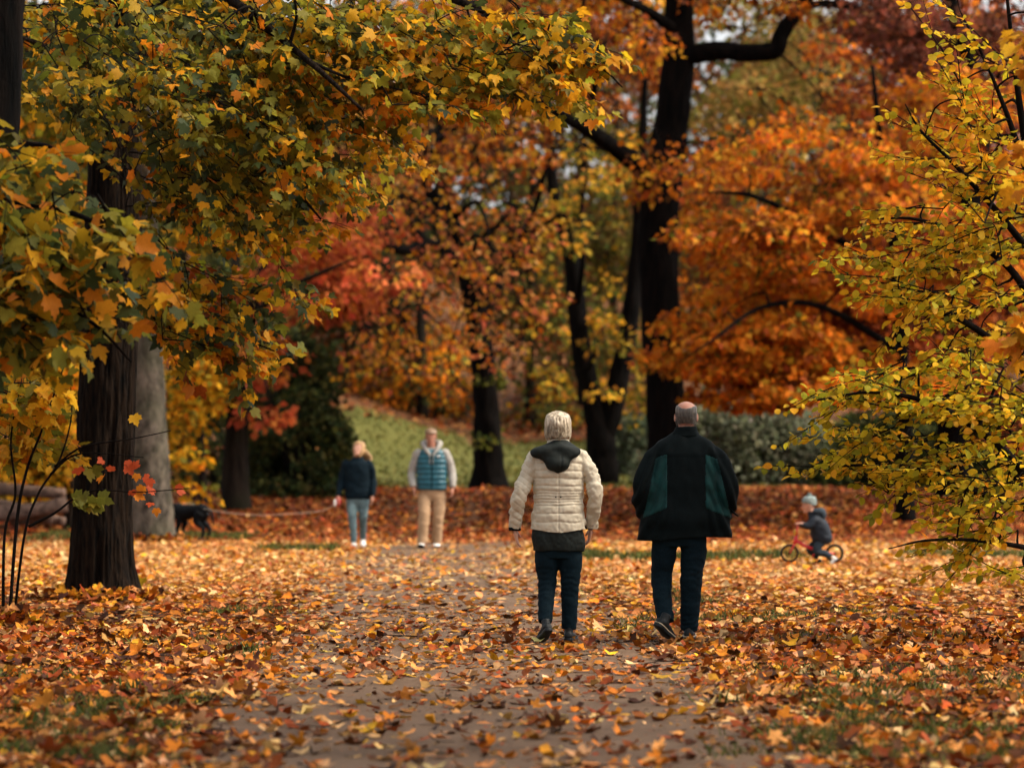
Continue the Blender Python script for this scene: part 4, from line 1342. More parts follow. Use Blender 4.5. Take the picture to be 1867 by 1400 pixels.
def panel_from(me, name, cond, off):
    """cloth panel: the faces of a garment that fulfil cond, lifted off it"""
    n = len(me.vertices)
    V = np.empty(n * 3, np.float32); me.vertices.foreach_get('co', V); V = V.reshape(-1, 3).astype(float)
    N = np.empty(n * 3, np.float32); me.vertex_normals.foreach_get('vector', N); N = N.reshape(-1, 3)
    li = np.empty(len(me.loops), np.int32); me.loops.foreach_get('vertex_index', li)
    ls = np.empty(len(me.polygons), np.int32); me.polygons.foreach_get('loop_start', ls)
    lt = np.empty(len(me.polygons), np.int32); me.polygons.foreach_get('loop_total', lt)
    q = li[ls[lt == 4][:, None] + np.arange(4)]
    c = V[q].mean(1)
    nn = N[q].mean(1)
    q = q[cond(c, nn)]
    u, inv = np.unique(q.ravel(), return_inverse=True)
    q = inv.reshape(-1, 4)
    # boundary vertices stay down on the garment so that the panel has a sewn edge
    e = np.sort(np.concatenate([q[:, [0, 1]], q[:, [1, 2]], q[:, [2, 3]], q[:, [3, 0]]]), 1)
    ue, cnt = np.unique(e, axis=0, return_counts=True)
    bd = np.zeros(len(u), bool)
    bd[ue[cnt == 1].ravel()] = True
    P = V[u] + N[u] * np.where(bd, -0.002, off)[:, None]
    return mesh_from(name, P, np.zeros((0, 3), int), q)


def hring(cx, cy, z, rx, ry, p=2.3, n=40, slope=(0, 0)):
    a = np.linspace(0, 2 * np.pi, n, endpoint=False)
    c, s = np.cos(a), np.sin(a)
    x = np.sign(c) * np.abs(c) ** (2 / p) * rx
    y = np.sign(s) * np.abs(s) ** (2 / p) * ry
    return np.stack([cx + x, cy + y, z + slope[0] * x + slope[1] * y], 1)


def torso(acc, rows, p=2.3):
    q = catmull(np.array(rows, float), 4)
    acc.loft([hring(r[1], r[2], r[0], r[3], r[4], p) for r in q])


def limb3(acc, pts, rad, sides=18, n=5):
    q = catmull(np.column_stack([np.array(pts, float), np.array(rad, float)]), n)
    acc.tube(q[:, :3], q[:, 3], sides)


def rot(yaw=0, pitch=0, roll=0):
    return np.array(Matrix.Rotation(yaw, 3, 'Z') @ Matrix.Rotation(pitch, 3, 'X') @ Matrix.Rotation(roll, 3, 'Y'))


HEAD = [(0.0, .020, .070, -.005), (.06, .038, .086, -.012), (.15, .053, .090, -.035), (.28, .063, .088, -.062), (.42, .070, .087, -.086), (.55, .074, .083, -.099),
        (.68, .077, .087, -.104), (.80, .074, .080, -.100), (.90, .060, .060, -.082), (.97, .034, .031, -.050), (1.0, .010, .006, -.016)]


def head_rings(sc, n=36, grow=0.0):
    q = catmull(np.array(HEAD), 3)
    a = np.linspace(0, 2 * np.pi, n, endpoint=False)
    out = []
    for t, hw, f, b in q:
        x = np.sin(a) * (hw + grow)
        cy = np.cos(a)
        y = np.where(cy > 0, cy * (f + grow), -cy * (b - grow))
        z = (t - 0.5) * (0.232 + 2 * grow)
        out.append(np.stack([x, y, np.full(n, z)], 1) * sc)
    return out


def add_head(acc, c, M, sc=1.0):
    acc.loft([r @ M.T + c for r in head_rings(sc)])
    L = lambda *p: np.array(p) * sc @ M.T + c
    acc.tube([L(0, .082, .03), L(0, .100, -.005), L(0, .108, -.022), L(0, .090, -.032)], np.array([.009, .012, .014, .009]) * sc, 10)
    acc.blob(L(0, .085, -.062), np.array([.024, .012, .007]) * sc, M, 10, 5)
    acc.blob(L(0, .084, -.100), np.array([.020, .012, .012]) * sc, M, 10, 5)
    for s in (-1, 1):
        acc.blob(L(s * .080, -.008, -.004), np.array([.010, .020, .033]) * sc, M @ rot(0.35 * -s), 12, 7)
        acc.blob(L(s * .032, .082, .026), np.array([.020, .010, .006]) * sc, M, 10, 5)
        acc.blob(L(s * .045, .066, -.02), np.array([.018, .016, .016]) * sc, M, 10, 5)


def add_eyes(parent, c, M, mat, sc=1.0):
    for s in (-1, 1):
        a = Acc()
        a.blob(np.array([s * .031, .081, .010]) * sc @ M.T + c, np.array([.012, .007, .006]) * sc, M, 10, 6)
        link('eye', a.mesh('eye'), mat, parent)


def add_hand(acc, w, f, n, s, curl=0.5, sc=1.0):
    """w wrist, f along the hand, n the way the palm faces, s the thumb side"""
    f, n, s = unit(f), unit(n), unit(s)
    M = np.stack([s, n, f], 1)
    w = np.asarray(w, float)
    acc.tube([w - f * .03, w + f * .02], [.026 * sc, .025 * sc], 12, flat=.75)
    acc.blob(w + f * .052 * sc, np.array([.041, .017, .052]) * sc, M, 16, 9)
    for o, L in zip((.030, .010, -.010, -.029), (.070, .080, .074, .056)):
        p = w + f * .088 * sc + s * o * sc
        pts = [p - f * .02 * sc]
        a = 0.15
        for g in (.46, .30, .24):
            pts.append(pts[-1] * 0 + (p if len(pts) == 1 else pts[-1]) + (f * math.cos(a) + n * math.sin(a)) * L * g * sc)
            a += curl * R.uniform(.85, 1.15)
        acc.tube(np.array(pts), np.array([.0095, .009, .0082, .0068]) * sc, 9)
    b = w + f * .028 * sc + s * .030 * sc
    d1 = unit(f * .75 + s * .6 + n * .35)
    d2 = unit(f * .9 + s * .15 + n * .5)
    acc.tube(np.array([b, b + d1 * .035 * sc, b + d1 * .035 * sc + d2 * .038 * sc]), np.array([.013, .0105, .0085]) * sc, 9)


def add_shoe(parent, ankle, yaw, pitch, L, m_upper, m_sole, m_line=None, roll=0.0, low=True, voxel=.008):
    """shoe: upper > sole; the ankle joint is 9 cm above the sole"""
    M = rot(yaw, pitch, roll)
    o = np.asarray(ankle, float)
    k = L / .28
    tr = lambda q: (np.asarray(q) * [k, k, k] - np.array([0, 0, .09])) @ M.T + o
    prof = [(-.078, .020, .055), (-.070, .033, .075), (-.040, .038, .085), (0, .038, .088), (.05, .041, .075), (.10, .047, .058), (.15, .046, .048), (.185, .034, .040), (.203, .014, .028)]
    a = Acc()
    rings = []
    th = np.linspace(0, 2 * np.pi, 20, endpoint=False)
    for y, hw, h in prof:
        c, s = np.cos(th), np.sin(th)
        x = np.sign(c) * np.abs(c) ** .8 * hw
        z = .02 + (h - .02) * (.5 + .5 * np.sign(s) * np.abs(s) ** .8)
        rings.append(tr(np.stack([x, np.full(20, y), z], 1)))
    a.loft(rings)
    a.tube(tr(np.array([(0, -.02, .05), (0, -.022, .09), (0, -.022, .125 if low else .19)])), np.array([.040, .038, .040]) * k, 16)
    up = link('shoe', remesh_mesh('shoe', a, voxel, 2), m_upper, parent)
    y = np.linspace(-.085, .21, 22)
    hw = np.interp(y, [-.085, -.07, -.03, .03, .10, .15, .19, .21], [.018, .034, .040, .037, .049, .048, .035, .008])
    outl = np.concatenate([np.stack([hw, y], 1), np.stack([-hw, y], 1)[::-1]])
    a = Acc()
    mk = lambda z, g: tr(np.column_stack([outl[:, 0] * g, outl[:, 1], np.full(len(outl), z) + .012 * np.clip((outl[:, 1] - .12) / .09, 0, 1)]))
    a.loft([mk(0, .93), mk(.006, 1.0), mk(.024, 1.0), mk(.028, .95)])
    so = link('sole', a.mesh('sole', smooth=False), m_sole, up)
    if m_line is not None:
        a = Acc()
        a.loft([mk(.0245, 1.02), mk(.026, 1.05), mk(.030, 1.05), mk(.0315, 1.02)])
        link('welt', a.mesh('welt', smooth=False), m_line, up)
    return up


def hair_mesh(c, M, sc, grow, inside, disp, n=72, it=9, drop=0.0):
    """hair cap around the head; directions where inside() holds are pulled into the skull"""
    q = catmull(np.array(HEAD), it)
    a = np.linspace(0, 2 * np.pi, n, endpoint=False)
    rings = []
    for t, hw, f, b in q:
        x = np.sin(a) * (hw + grow)
        cy = np.cos(a)
        y = np.where(cy > 0, cy * (f + grow), -cy * (b - grow))
        z = np.full(n, (t - .5) * (.232 + 2 * grow))
        p = np.stack([x, y, z], 1)
        d = unit(p)
        g = inside(p, t)
        p = p + d * disp(p)[:, None]
        p = p * (1 - .22 * smooth01(g))[:, None]
        p[:, 2] -= drop * smooth01((-p[:, 1] - .02) / .05) * smooth01((.5 - t) / .3)
        rings.append((p * sc) @ M.T + c)
    ac = Acc()
    ac.loft(rings)
    return ac


def stray(ac, c, M, sc, n, test, grow, L=.05, r=.0016, seed=1):
    """fine single locks lying on the hair, combed down and back"""
    k = 0
    while k < n:
        d = unit(R.normal(0, 1, 3))
        t = .5 + .5 * d[2]
        hw = np.interp(t, [h[0] for h in HEAD], [h[1] for h in HEAD])
        p = np.array([d[0] * .080, d[1] * (.090 if d[1] > 0 else .104), d[2] * .117])
        if not test(p, t):
            continue
        k += 1
        pts = []
        q = p * (1 + grow / .1)
        fl = unit(np.array([d[0] * .3, -.35, -1.0]) + R.normal(0, .35, 3))
        for i in range(5):
            e = q / np.array([.080, .104, .117])
            e = e / np.linalg.norm(e) * (1 + grow / .095 + R.uniform(0, .035))
            q = e * np.array([.080, .104, .117])
            pts.append(q.copy())
            q = q + fl * L / 4 * R.uniform(.7, 1.2)
        ac.tube((np.array(pts) * sc) @ M.T + c, np.array([r, r * 1.2, r, r * .8, r * .3]), 3, cap=False)


def hair_material(name, dark, light):
    m, nt, N, L, b = new_mat(name)
    n1 = noise_node(nt, 55, 4, .6, stretch=(1, 1, .12))
    rp = ramp(nt, n1.outputs[0], [(.35, dark), (.62, light)])
    L.new(rp.outputs[0], b.inputs['Base Color'])
    b.inputs['Roughness'].default_value = .5
    bump(nt, b, n1.outputs[0], .6, .01)
    return m


def skin_material(name, col):
    m, nt, N, L, b = new_mat(name)
    n1 = noise_node(nt, 14, 3)
    c = np.array(col)
    rp = ramp(nt, n1.outputs[0], [(.35, tuple(c * [.9, .78, .75])), (.65, tuple(c))])
    L.new(rp.outputs[0], b.inputs['Base Color'])
    b.inputs['Roughness'].default_value = .55
    b.inputs['Subsurface Weight'].default_value = .08
    b.inputs['Subsurface Radius'].default_value = (.01, .004, .002)
    return m


M_skin = skin_material('skin', (.50, .27, .18))
M_skin_red = skin_material('ruddy_skin', (.42, .20, .13))
M_eye = cloth_material('eye', (.03, .022, .018), .25, 30, .1, spec=.5)
M_lip = cloth_material('lips', (.34, .10, .08), .5)
M_cream = cloth_material('cream_quilt', (.48, .42, .31), .55, 35, .08, spec=.35, bstr=.2)
M_char = cloth_material('charcoal_nylon', (.0085, .0115, .010), .7, 40, .25, spec=.15)
M_black = cloth_material('black_nylon', (.0017, .0042, .0048), .8, 40, .25, spec=.08)
M_teal = cloth_material('teal_panel', (.0022, .026, .026), .65, 14, .45, spec=.15)
M_denim = cloth_material('dark_denim', (.0025, .0095, .0145), .85, 90, .35, spec=.1)
M_shoe = cloth_material('black_leather', (.004, .006, .007), .55, 40, .2, spec=.3)
M_line = cloth_material('sole_line', (.45, .36, .24), .6)
M_white = cloth_material('white_trainer', (.78, .76, .72), .6, 30, .05)
M_grey_sole = cloth_material('grey_sole', (.30, .30, .30), .7)
M_hair_grey = hair_material('silver_blond_hair', (.15, .11, .065), (.60, .50, .36))
M_hair_sparse = hair_material('grey_short_hair', (.030, .028, .025), (.13, .115, .10))
M_hair_blond = hair_material('blond_hair', (.20, .10, .035), (.58, .36, .16))
M_hair_brown = hair_material('brown_hair', (.10, .055, .028), (.24, .14, .075))


def strands(p, amp=.004, f=60, seed=3):
    a = np.arctan2(p[:, 0], p[:, 1])
    return amp * vnoise(np.column_stack([a * f / 6 + p[:, 2] * 8, p[:, 2] * 14, p[:, 0] * 8]), seed) + amp * .8 * vnoise(p * 26, seed + 1)


def base_body(acc, J, k=1.0):
    """slim continuous body under the clothes"""
    sh = (np.array(J['shL']) + J['shR']) / 2
    hp = (np.array(J['hipL']) + J['hipR']) / 2
    torso(acc, [(hp[2] - .06, hp[0], hp[1], .10 * k, .07 * k), (hp[2] + .05, hp[0], hp[1], .14 * k, .09 * k), (hp[2] * .5 + sh[2] * .5, (hp[0] + sh[0]) / 2, (hp[1] + sh[1]) / 2, .125 * k, .085 * k),
                (sh[2] - .10, sh[0], sh[1], .13 * k, .085 * k), (sh[2] + .0, sh[0], sh[1], .12 * k, .065 * k), (sh[2] + .05, sh[0], sh[1], .07 * k, .055 * k)])
    for s in 'LR':
        limb3(acc, [sh * .15 + np.array(J['sh' + s]) * .85 - [0, 0, .03], np.array(J['sh' + s]) * .5 + np.array(J['el' + s]) * .5 + [.012 * np.sign(J['el' + s][0]), 0, 0], np.array(J['el' + s]), J['wr' + s]], [.030 * k, .029 * k, .026 * k, .022 * k], 14)
        limb3(acc, [J['hip' + s], J['kn' + s], J['an' + s]], [.065 * k, .042 * k, .026 * k], 14)
    limb3(acc, [sh, np.array(J['head']) + np.array([0, -.02, -.07])], [.062 * k, .055 * k], 16)


def person(label, px, d, yaw, tilt=0):
    x = (px - CX) / F * d
    o = thing('person', label, 'person', (x, d, float(gz(x, d)) + .02))
    o.rotation_euler = (0, 0, yaw)
    return o


# --- woman in the cream quilted jacket, seen from behind
def woman_cream():
    o = person('woman in cream quilted jacket with dark hood, walking away on the path', 1018, 28.35, 0)
    J = dict(head=(-.004, .01, 1.555), shL=(-.165, 0, 1.365), elL=(-.285, -.06, 1.09), wrL=(-.318, .02, .845), shR=(.16, 0, 1.365), elR=(.272, -.05, 1.09), wrR=(.240, .08, .85),
             hipL=(-.085, 0, .80), knL=(-.082, .03, .46), anL=(-.098, -.10, .145), hipR=(.085, 0, .80), knR=(.088, .02, .46), anR=(.082, .06, .095))
    Mh = rot(0.06, -0.02)
    a = Acc()
    base_body(a, J)
    add_head(a, np.array(J['head']), Mh, .98)
    add_hand(a, J['wrL'], (.10, .05, -1), (.9, .1, .1), (.1, 1, 0), .35, .95)
    add_hand(a, J['wrR'], (-.10, .22, -1), (-.9, .1, .0), (-.1, 1, .1), .55, .95)
    b = link('body', remesh_mesh('body', a, .005, 2, None, .3), M_skin, o)
    add_eyes(o, np.array(J['head']), Mh, M_eye, .98)
    # hair: short, full, combed back
    def inside(p, t):
        return np.clip((p[:, 1] - .035) / .03, 0, 1) * np.clip((.80 - t) / .10, 0, 1) + np.clip((.34 - t) / .10, 0, 1) + np.clip((np.abs(p[:, 0]) - .055) / .02, 0, 1) * np.clip((.03 - np.abs(p[:, 1] + .0)) / .02, 0, 1) * np.clip((.55 - t) / .06, 0, 1)
    hm = hair_mesh(np.array(J['head']) + [0, -.004, .006], Mh, .98, .021, inside, lambda p: strands(p, .008))
    stray(hm, np.array(J['head']) + [0, -.004, .006], Mh, .98, 700, lambda p, t: (p[1] < .03 or t > .85) and t > .34, .022, .055, .0030)
    link('hair', hm.mesh('hair'), M_hair_grey, o)
    # jacket
    a = Acc()
    torso(a, [(.775, -.005, 0, .196, .125), (.83, -.004, 0, .201, .135), (.93, -.002, 0, .196, .135), (1.03, 0, 0, .183, .125), (1.12, .002, 0, .184, .125), (1.24, .002, 0, .190, .130), (1.34, 0, 0, .190, .118),
              (1.395, 0, 0, .150, .095), (1.43, 0, 0, .09, .075), (1.455, 0, 0, .07, .068)], 2.5)
    limb3(a, [(-.13, 0, 1.37), (-.175, -.005, 1.345), (-.235, -.03, 1.22), J['elL'], (-.307, -.02, .97), (-.322, .02, .83)], [.058, .062, .057, .056, .051, .044], 20)
    limb3(a, [(.13, 0, 1.37), (.175, -.005, 1.345), (.245, -.03, 1.22), J['elR'], (.262, .01, .97), (.241, .08, .84)], [.058, .063, .058, .057, .052, .044], 20)
    seams = np.array([1.315, 1.262, 1.205, 1.150, 1.112, 1.092, 1.072, 1.052, 1.032, 1.010, .950, .885])
    def quilt(V, N):
        body = smooth01((.185 - np.abs(V[:, 0])) / .02)
        zz = V[:, 2] + .006 * vnoise(V * 9, 2)
        dz = np.min(np.abs(zz[:, None] - seams[None]), 1)
        low = smooth01((1.0 - V[:, 2]) / .05) * .006 * np.abs(V[:, 0]) / .2
        q1 = .0025 * np.minimum(dz / .018, 1) - .0045 * np.exp(-(dz / .005) ** 2)
        ax = (V[:, 2] - .9 * np.abs(V[:, 0]) + .03 * vnoise(V * 7, 5)) / .062
        fr = np.abs(ax - np.round(ax)) * .062
        q2 = .0015 * np.minimum(fr / .02, 1) - .003 * np.exp(-(fr / .005) ** 2) + .007 * vnoise(V * [16, 16, 24], 8) + .003 * vnoise(V * 48, 11)
        cb = -.006 * np.exp(-(V[:, 0] / .005) ** 2) * (N[:, 1] < -.3)
        wr = .0055 * vnoise((V + V[:, [2, 0, 1]] * .4) * [11, 11, 26], 7) + .003 * vnoise(V * 45, 9)
        return body * (q1 + cb - low) + (1 - body) * q2 + wr
    link('jacket', remesh_mesh('jacket', a, .006, 4, quilt, None, lambda V: .822 - .012 * np.cos(V[:, 0] * 14)), M_cream, o)
    a = Acc()   # stand-up collar
    a.loft([hring(0, -.005, 1.43, .088, .080), hring(0, -.01, 1.47, .084, .078), hring(0, -.012, 1.497, .078, .074), hring(0, -.012, 1.497, .068, .064), hring(0, -.01, 1.45, .066, .062)])
    link('collar', remesh_mesh('collar', a, .006, 2, lambda V, N: .003 * vnoise(V * 30, 1)), M_cream, o)
    for s, w in (('L', (-.321, .02, .835)), ('R', (.241, .08, .845))):
        a = Acc(); w = np.array(w)
        a.tube([w + [0, 0, .012], w - [0, 0, .014]], [.047, .045], 18)
        link('cuff', a.mesh('cuff'), M_black, o)
    # hood hanging on the back
    a = Acc()
    rows = [(1.487, .010, -.055, .055, .035), (1.465, .004, -.060, .100, .065), (1.44, -.015, -.070, .150, .085), (1.412, -.028, -.085, .182, .085), (1.375, -.022, -.105, .165, .075), (1.335, -.014, -.120, .118, .065), (1.295, -.006, -.130, .074, .050), (1.262, -.004, -.133, .036, .032), (1.244, -.004, -.133, .014, .016)]
    torso(a, rows, 2.2)
    def folds(V, N):
        x, z = V[:, 0] + .01, V[:, 2]
        return .012 * np.sin((z - 1.28) * 42 + np.abs(x) * 16) * smooth01((1.47 - z) / .05) * .6 - .004 * np.exp(-((x - .03 - .1 * (z - 1.33)) / .008) ** 2) * smooth01((1.40 - z) / .05) + .008 * vnoise(V * [10, 10, 22], 14) + .004 * vnoise(V * 24, 4)
    hood = link('hood', remesh_mesh('hood', a, .006, 3, folds), M_char, o)
    for s in (-.020, .016):
        a = Acc(); a.blob((s, -.128, 1.072), (.006, .004, .006), None, 10, 6)
        link('button', a.mesh('button'), M_black, o)
    # dark tunic below the jacket hem
    a = Acc()
    torso(a, [(.672, 0, .0, .186, .118), (.72, 0, 0, .194, .126), (.78, -.004, 0, .194, .126), (.86, -.004, 0, .178, .115)], 2.5)
    link('tunic', remesh_mesh('tunic', a, .007, 2, lambda V, N: .008 * vnoise(V * [16, 16, 7], 3) + .003 * vnoise(V * 50, 6)), M_char, o)
    # trousers
    a = Acc()
    torso(a, [(.62, 0, 0, .160, .090), (.69, 0, 0, .172, .098), (.80, 0, 0, .14, .08)], 2.4)
    limb3(a, [(-.085, 0, .70), (-.088, .01, .60), J['knL'], (-.090, -.02, .30), (-.098, -.085, .15)], [.082, .088, .070, .061, .052], 20)
    limb3(a, [(.085, 0, .70), (.092, .01, .60), J['knR'], (.084, .045, .28), (.080, .065, .09)], [.082, .088, .071, .062, .056], 20)
    def wr(V, N):
        return .004 * vnoise((V + V[:, [2, 0, 1]] * .5) * [14, 14, 26], 2) + .003 * vnoise((V - V[:, [2, 0, 1]] * .6) * [22, 22, 40], 3) * smooth01((.75 - V[:, 2]) / .2) + .002 * np.sin(V[:, 2] * 150 + 6 * vnoise(V * 12, 5)) * np.exp(-((V[:, 2] - .42) / .10) ** 2)
    link('trousers', remesh_mesh('trousers', a, .0085, 2, wr), M_denim, o)
    add_shoe(o, J['anL'], .30, -.42, .245, M_shoe, M_shoe, None)
    add_shoe(o, J['anR'], -.22, 0, .245, M_shoe, M_shoe, None)


# --- man in the black and teal jacket, hands in pockets
def man_black():
    o = person('balding man in black jacket with teal panels, hands in pockets, walking away', 1240, 28.5, 0)
    J = dict(head=(.046, .02, 1.66), shL=(-.15, 0, 1.40), elL=(-.275, -.05, 1.13), wrL=(-.25, .10, .96), shR=(.215, 0, 1.40), elR=(.345, -.05, 1.13), wrR=(.29, .10, .95),
             hipL=(-.10, 0, .86), knL=(-.135, .06, .48), anL=(-.108, -.10, .16), hipR=(.09, 0, .86), knR=(.085, .02, .48), anR=(.068, .06, .095))
    Mh = rot(-0.05, -.05)
    hc = np.array(J['head'])
    a = Acc()
    base_body(a, J, 1.08)
    add_head(a, hc, Mh, 1.0)
    for s, w in (('L', 1), ('R', -1)):
        add_hand(a, J['wr' + s], (w * .35, .45, -.75), (w, 0, .2), (0, 1, .4), .5)
    link('body', remesh_mesh('body', a, .005, 2, None, .3), M_skin_red, o)
    add_eyes(o, hc, Mh, M_eye)
    def inside(p, t):
        top = np.clip((t - .73 - .15 * (np.abs(p[:, 0]) / .08) ** 2 + .03 * vnoise(p * 60, 3)) / .10, 0, 1)
        front = np.clip((p[:, 1] - .03) / .03, 0, 1)
        return np.clip(top + front + np.clip((.30 - t) / .06, 0, 1), 0, 1)
    hm = hair_mesh(hc, Mh, 1.0, .0035, inside, lambda p: strands(p, .002, 90))
    stray(hm, hc, Mh, 1.0, 420, lambda p, t: p[1] < .03 and .25 < t < .81 + .10 * (abs(p[0]) / .08) ** 2, .001, .03, .0014)
    link('hair', hm.mesh('hair'), M_hair_sparse, o)
    # jacket: wide, sleeves run into the side pockets
    a = Acc()
    torso(a, [(.700, .035, .01, .325, .150), (.76, .035, .01, .340, .155), (.82, .035, .01, .342, .160), (.90, .035, 0, .335, .165), (1.02, .035, 0, .305, .160), (1.15, .035, 0, .275, .155), (1.28, .035, 0, .255, .150), (1.38, .035, 0, .245, .140),
              (1.46, .035, 0, .225, .115), (1.505, .038, 0, .165, .095), (1.535, .03, 0, .105, .080), (1.555, .04, 0, .08, .072)], 2.6)
    limb3(a, [(-.08, 0, 1.43), (-.155, -.005, 1.395), (-.235, -.03, 1.27), (-.278, -.05, 1.13), (-.275, 0, 1.02), (-.24, .06, .93)], [.06, .078, .080, .082, .078, .07], 20)
    limb3(a, [(.15, 0, 1.43), (.225, -.005, 1.395), (.303, -.03, 1.27), (.348, -.05, 1.13), (.348, 0, 1.02), (.31, .06, .93)], [.06, .078, .082, .084, .080, .07], 20)
    def wr(V, N):
        x, z = V[:, 0], V[:, 2]
        sx = np.abs(x - .035)
        diag = np.sin((z * .55 + sx * 1.25) * 62 + 2.5 * vnoise(V * 5, 2))
        w = smooth01((sx - .12) / .08) * smooth01((1.5 - z) / .1)
        hem = .008 * np.sin(x * 17 + 1) * smooth01((.95 - z) / .15)
        return .008 * diag * w + hem + .008 * vnoise(V * [9, 9, 4], 3) + .005 * vnoise(V * [20, 20, 12], 4) + .012 * (smooth01((z - 1.36) / .03) - .5) * smooth01((1.47 - z) / .08) * .4
    jm = remesh_mesh('jacket', a, .0075, 6, wr, None, lambda V: .757 + .012 * np.sin(V[:, 0] * 9 + .6) + .02 * np.clip((V[:, 0] - .1) / .25, 0, 1))
    jk = link('jacket', jm, M_black, o)
    def lp(c, n):
        x, z = c[:, 0] , c[:, 2]
        return (n[:, 1] < -.05) & (x < -.100) & (x > -.185 - .21 * (1.363 - z)) & (z < 1.392 - .4 * (-.100 - x)) & (z > .985 - .42 * (-.100 - x))
    def rp(c, n):
        x, z = c[:, 0] , c[:, 2]
        return (n[:, 1] < -.05) & (x > .180) & (x < .270 + .24 * (1.363 - z)) & (z < 1.388 - .4 * (x - .180)) & (z > .985 - .38 * (x - .180))
    link('panel', panel_from(jm, 'panel', lp, .004), M_teal, jk)
    link('panel', panel_from(jm, 'panel', rp, .004), M_teal, jk)
    a = Acc()
    a.loft([hring(.035, -.005, 1.515, .115, .095), hring(.04, -.012, 1.555, .090, .082), hring(.043, -.015, 1.590, .078, .074), hring(.043, -.015, 1.590, .066, .062), hring(.043, -.01, 1.54, .07, .065)])
    link('collar', remesh_mesh('collar', a, .006, 2, lambda V, N: .003 * vnoise(V * 22, 1)), M_black, o)
    a = Acc()   # pocket flap that sticks out on the right
    a.tube([(.355, .0, .99), (.395, -.03, .955), (.43, -.045, .925)], [.030, .022, .012], 10, flat=.4)
    link('pocket_flap', remesh_mesh('pocket_flap', a, .006, 1), M_black, o)
    a = Acc()
    torso(a, [(.70, 0, 0, .165, .095), (.80, -.005, 0, .190, .12), (.92, 0, 0, .175, .115)], 2.4)
    limb3(a, [(-.105, 0, .80), (-.118, .03, .66), J['knL'], (-.130, .0, .32), (-.110, -.085, .145)], [.102, .095, .080, .070, .064], 20)
    limb3(a, [(.095, 0, .80), (.100, .015, .66), J['knR'], (.078, .045, .28), (.068, .065, .075)], [.102, .098, .084, .076, .066], 20)
    def wl(V, N):
        return .005 * vnoise((V + V[:, [2, 0, 1]] * .5) * [13, 13, 24], 12) + .003 * vnoise((V - V[:, [2, 0, 1]] * .6) * [20, 20, 40], 13) + .002 * np.sin(V[:, 2] * 130 + 20 * V[:, 0] + 6 * vnoise(V * 12, 5)) * np.exp(-((V[:, 2] - .50) / .14) ** 2) * (V[:, 0] > 0) + .003 * np.sin(V[:, 2] * 150 + 6 * vnoise(V * 14, 6)) * smooth01((.22 - V[:, 2]) / .1)
    link('trousers', remesh_mesh('trousers', a, .0085, 2, wl), M_denim, o)
    add_shoe(o, J['anL'], -.55, -.50, .285, M_shoe, M_shoe, M_line, roll=.25)
    add_shoe(o, J['anR'], -.08, 0, .285, M_shoe, M_shoe, M_line)


# --- woman in navy, walking towards the camera, face lifted
M_navy = cloth_material('navy_knit', (.003, .009, .014), .9, 50, .3, spec=.1)
M_jeans = cloth_material('washed_jeans', (.10, .15, .16), .85, 12, .35)


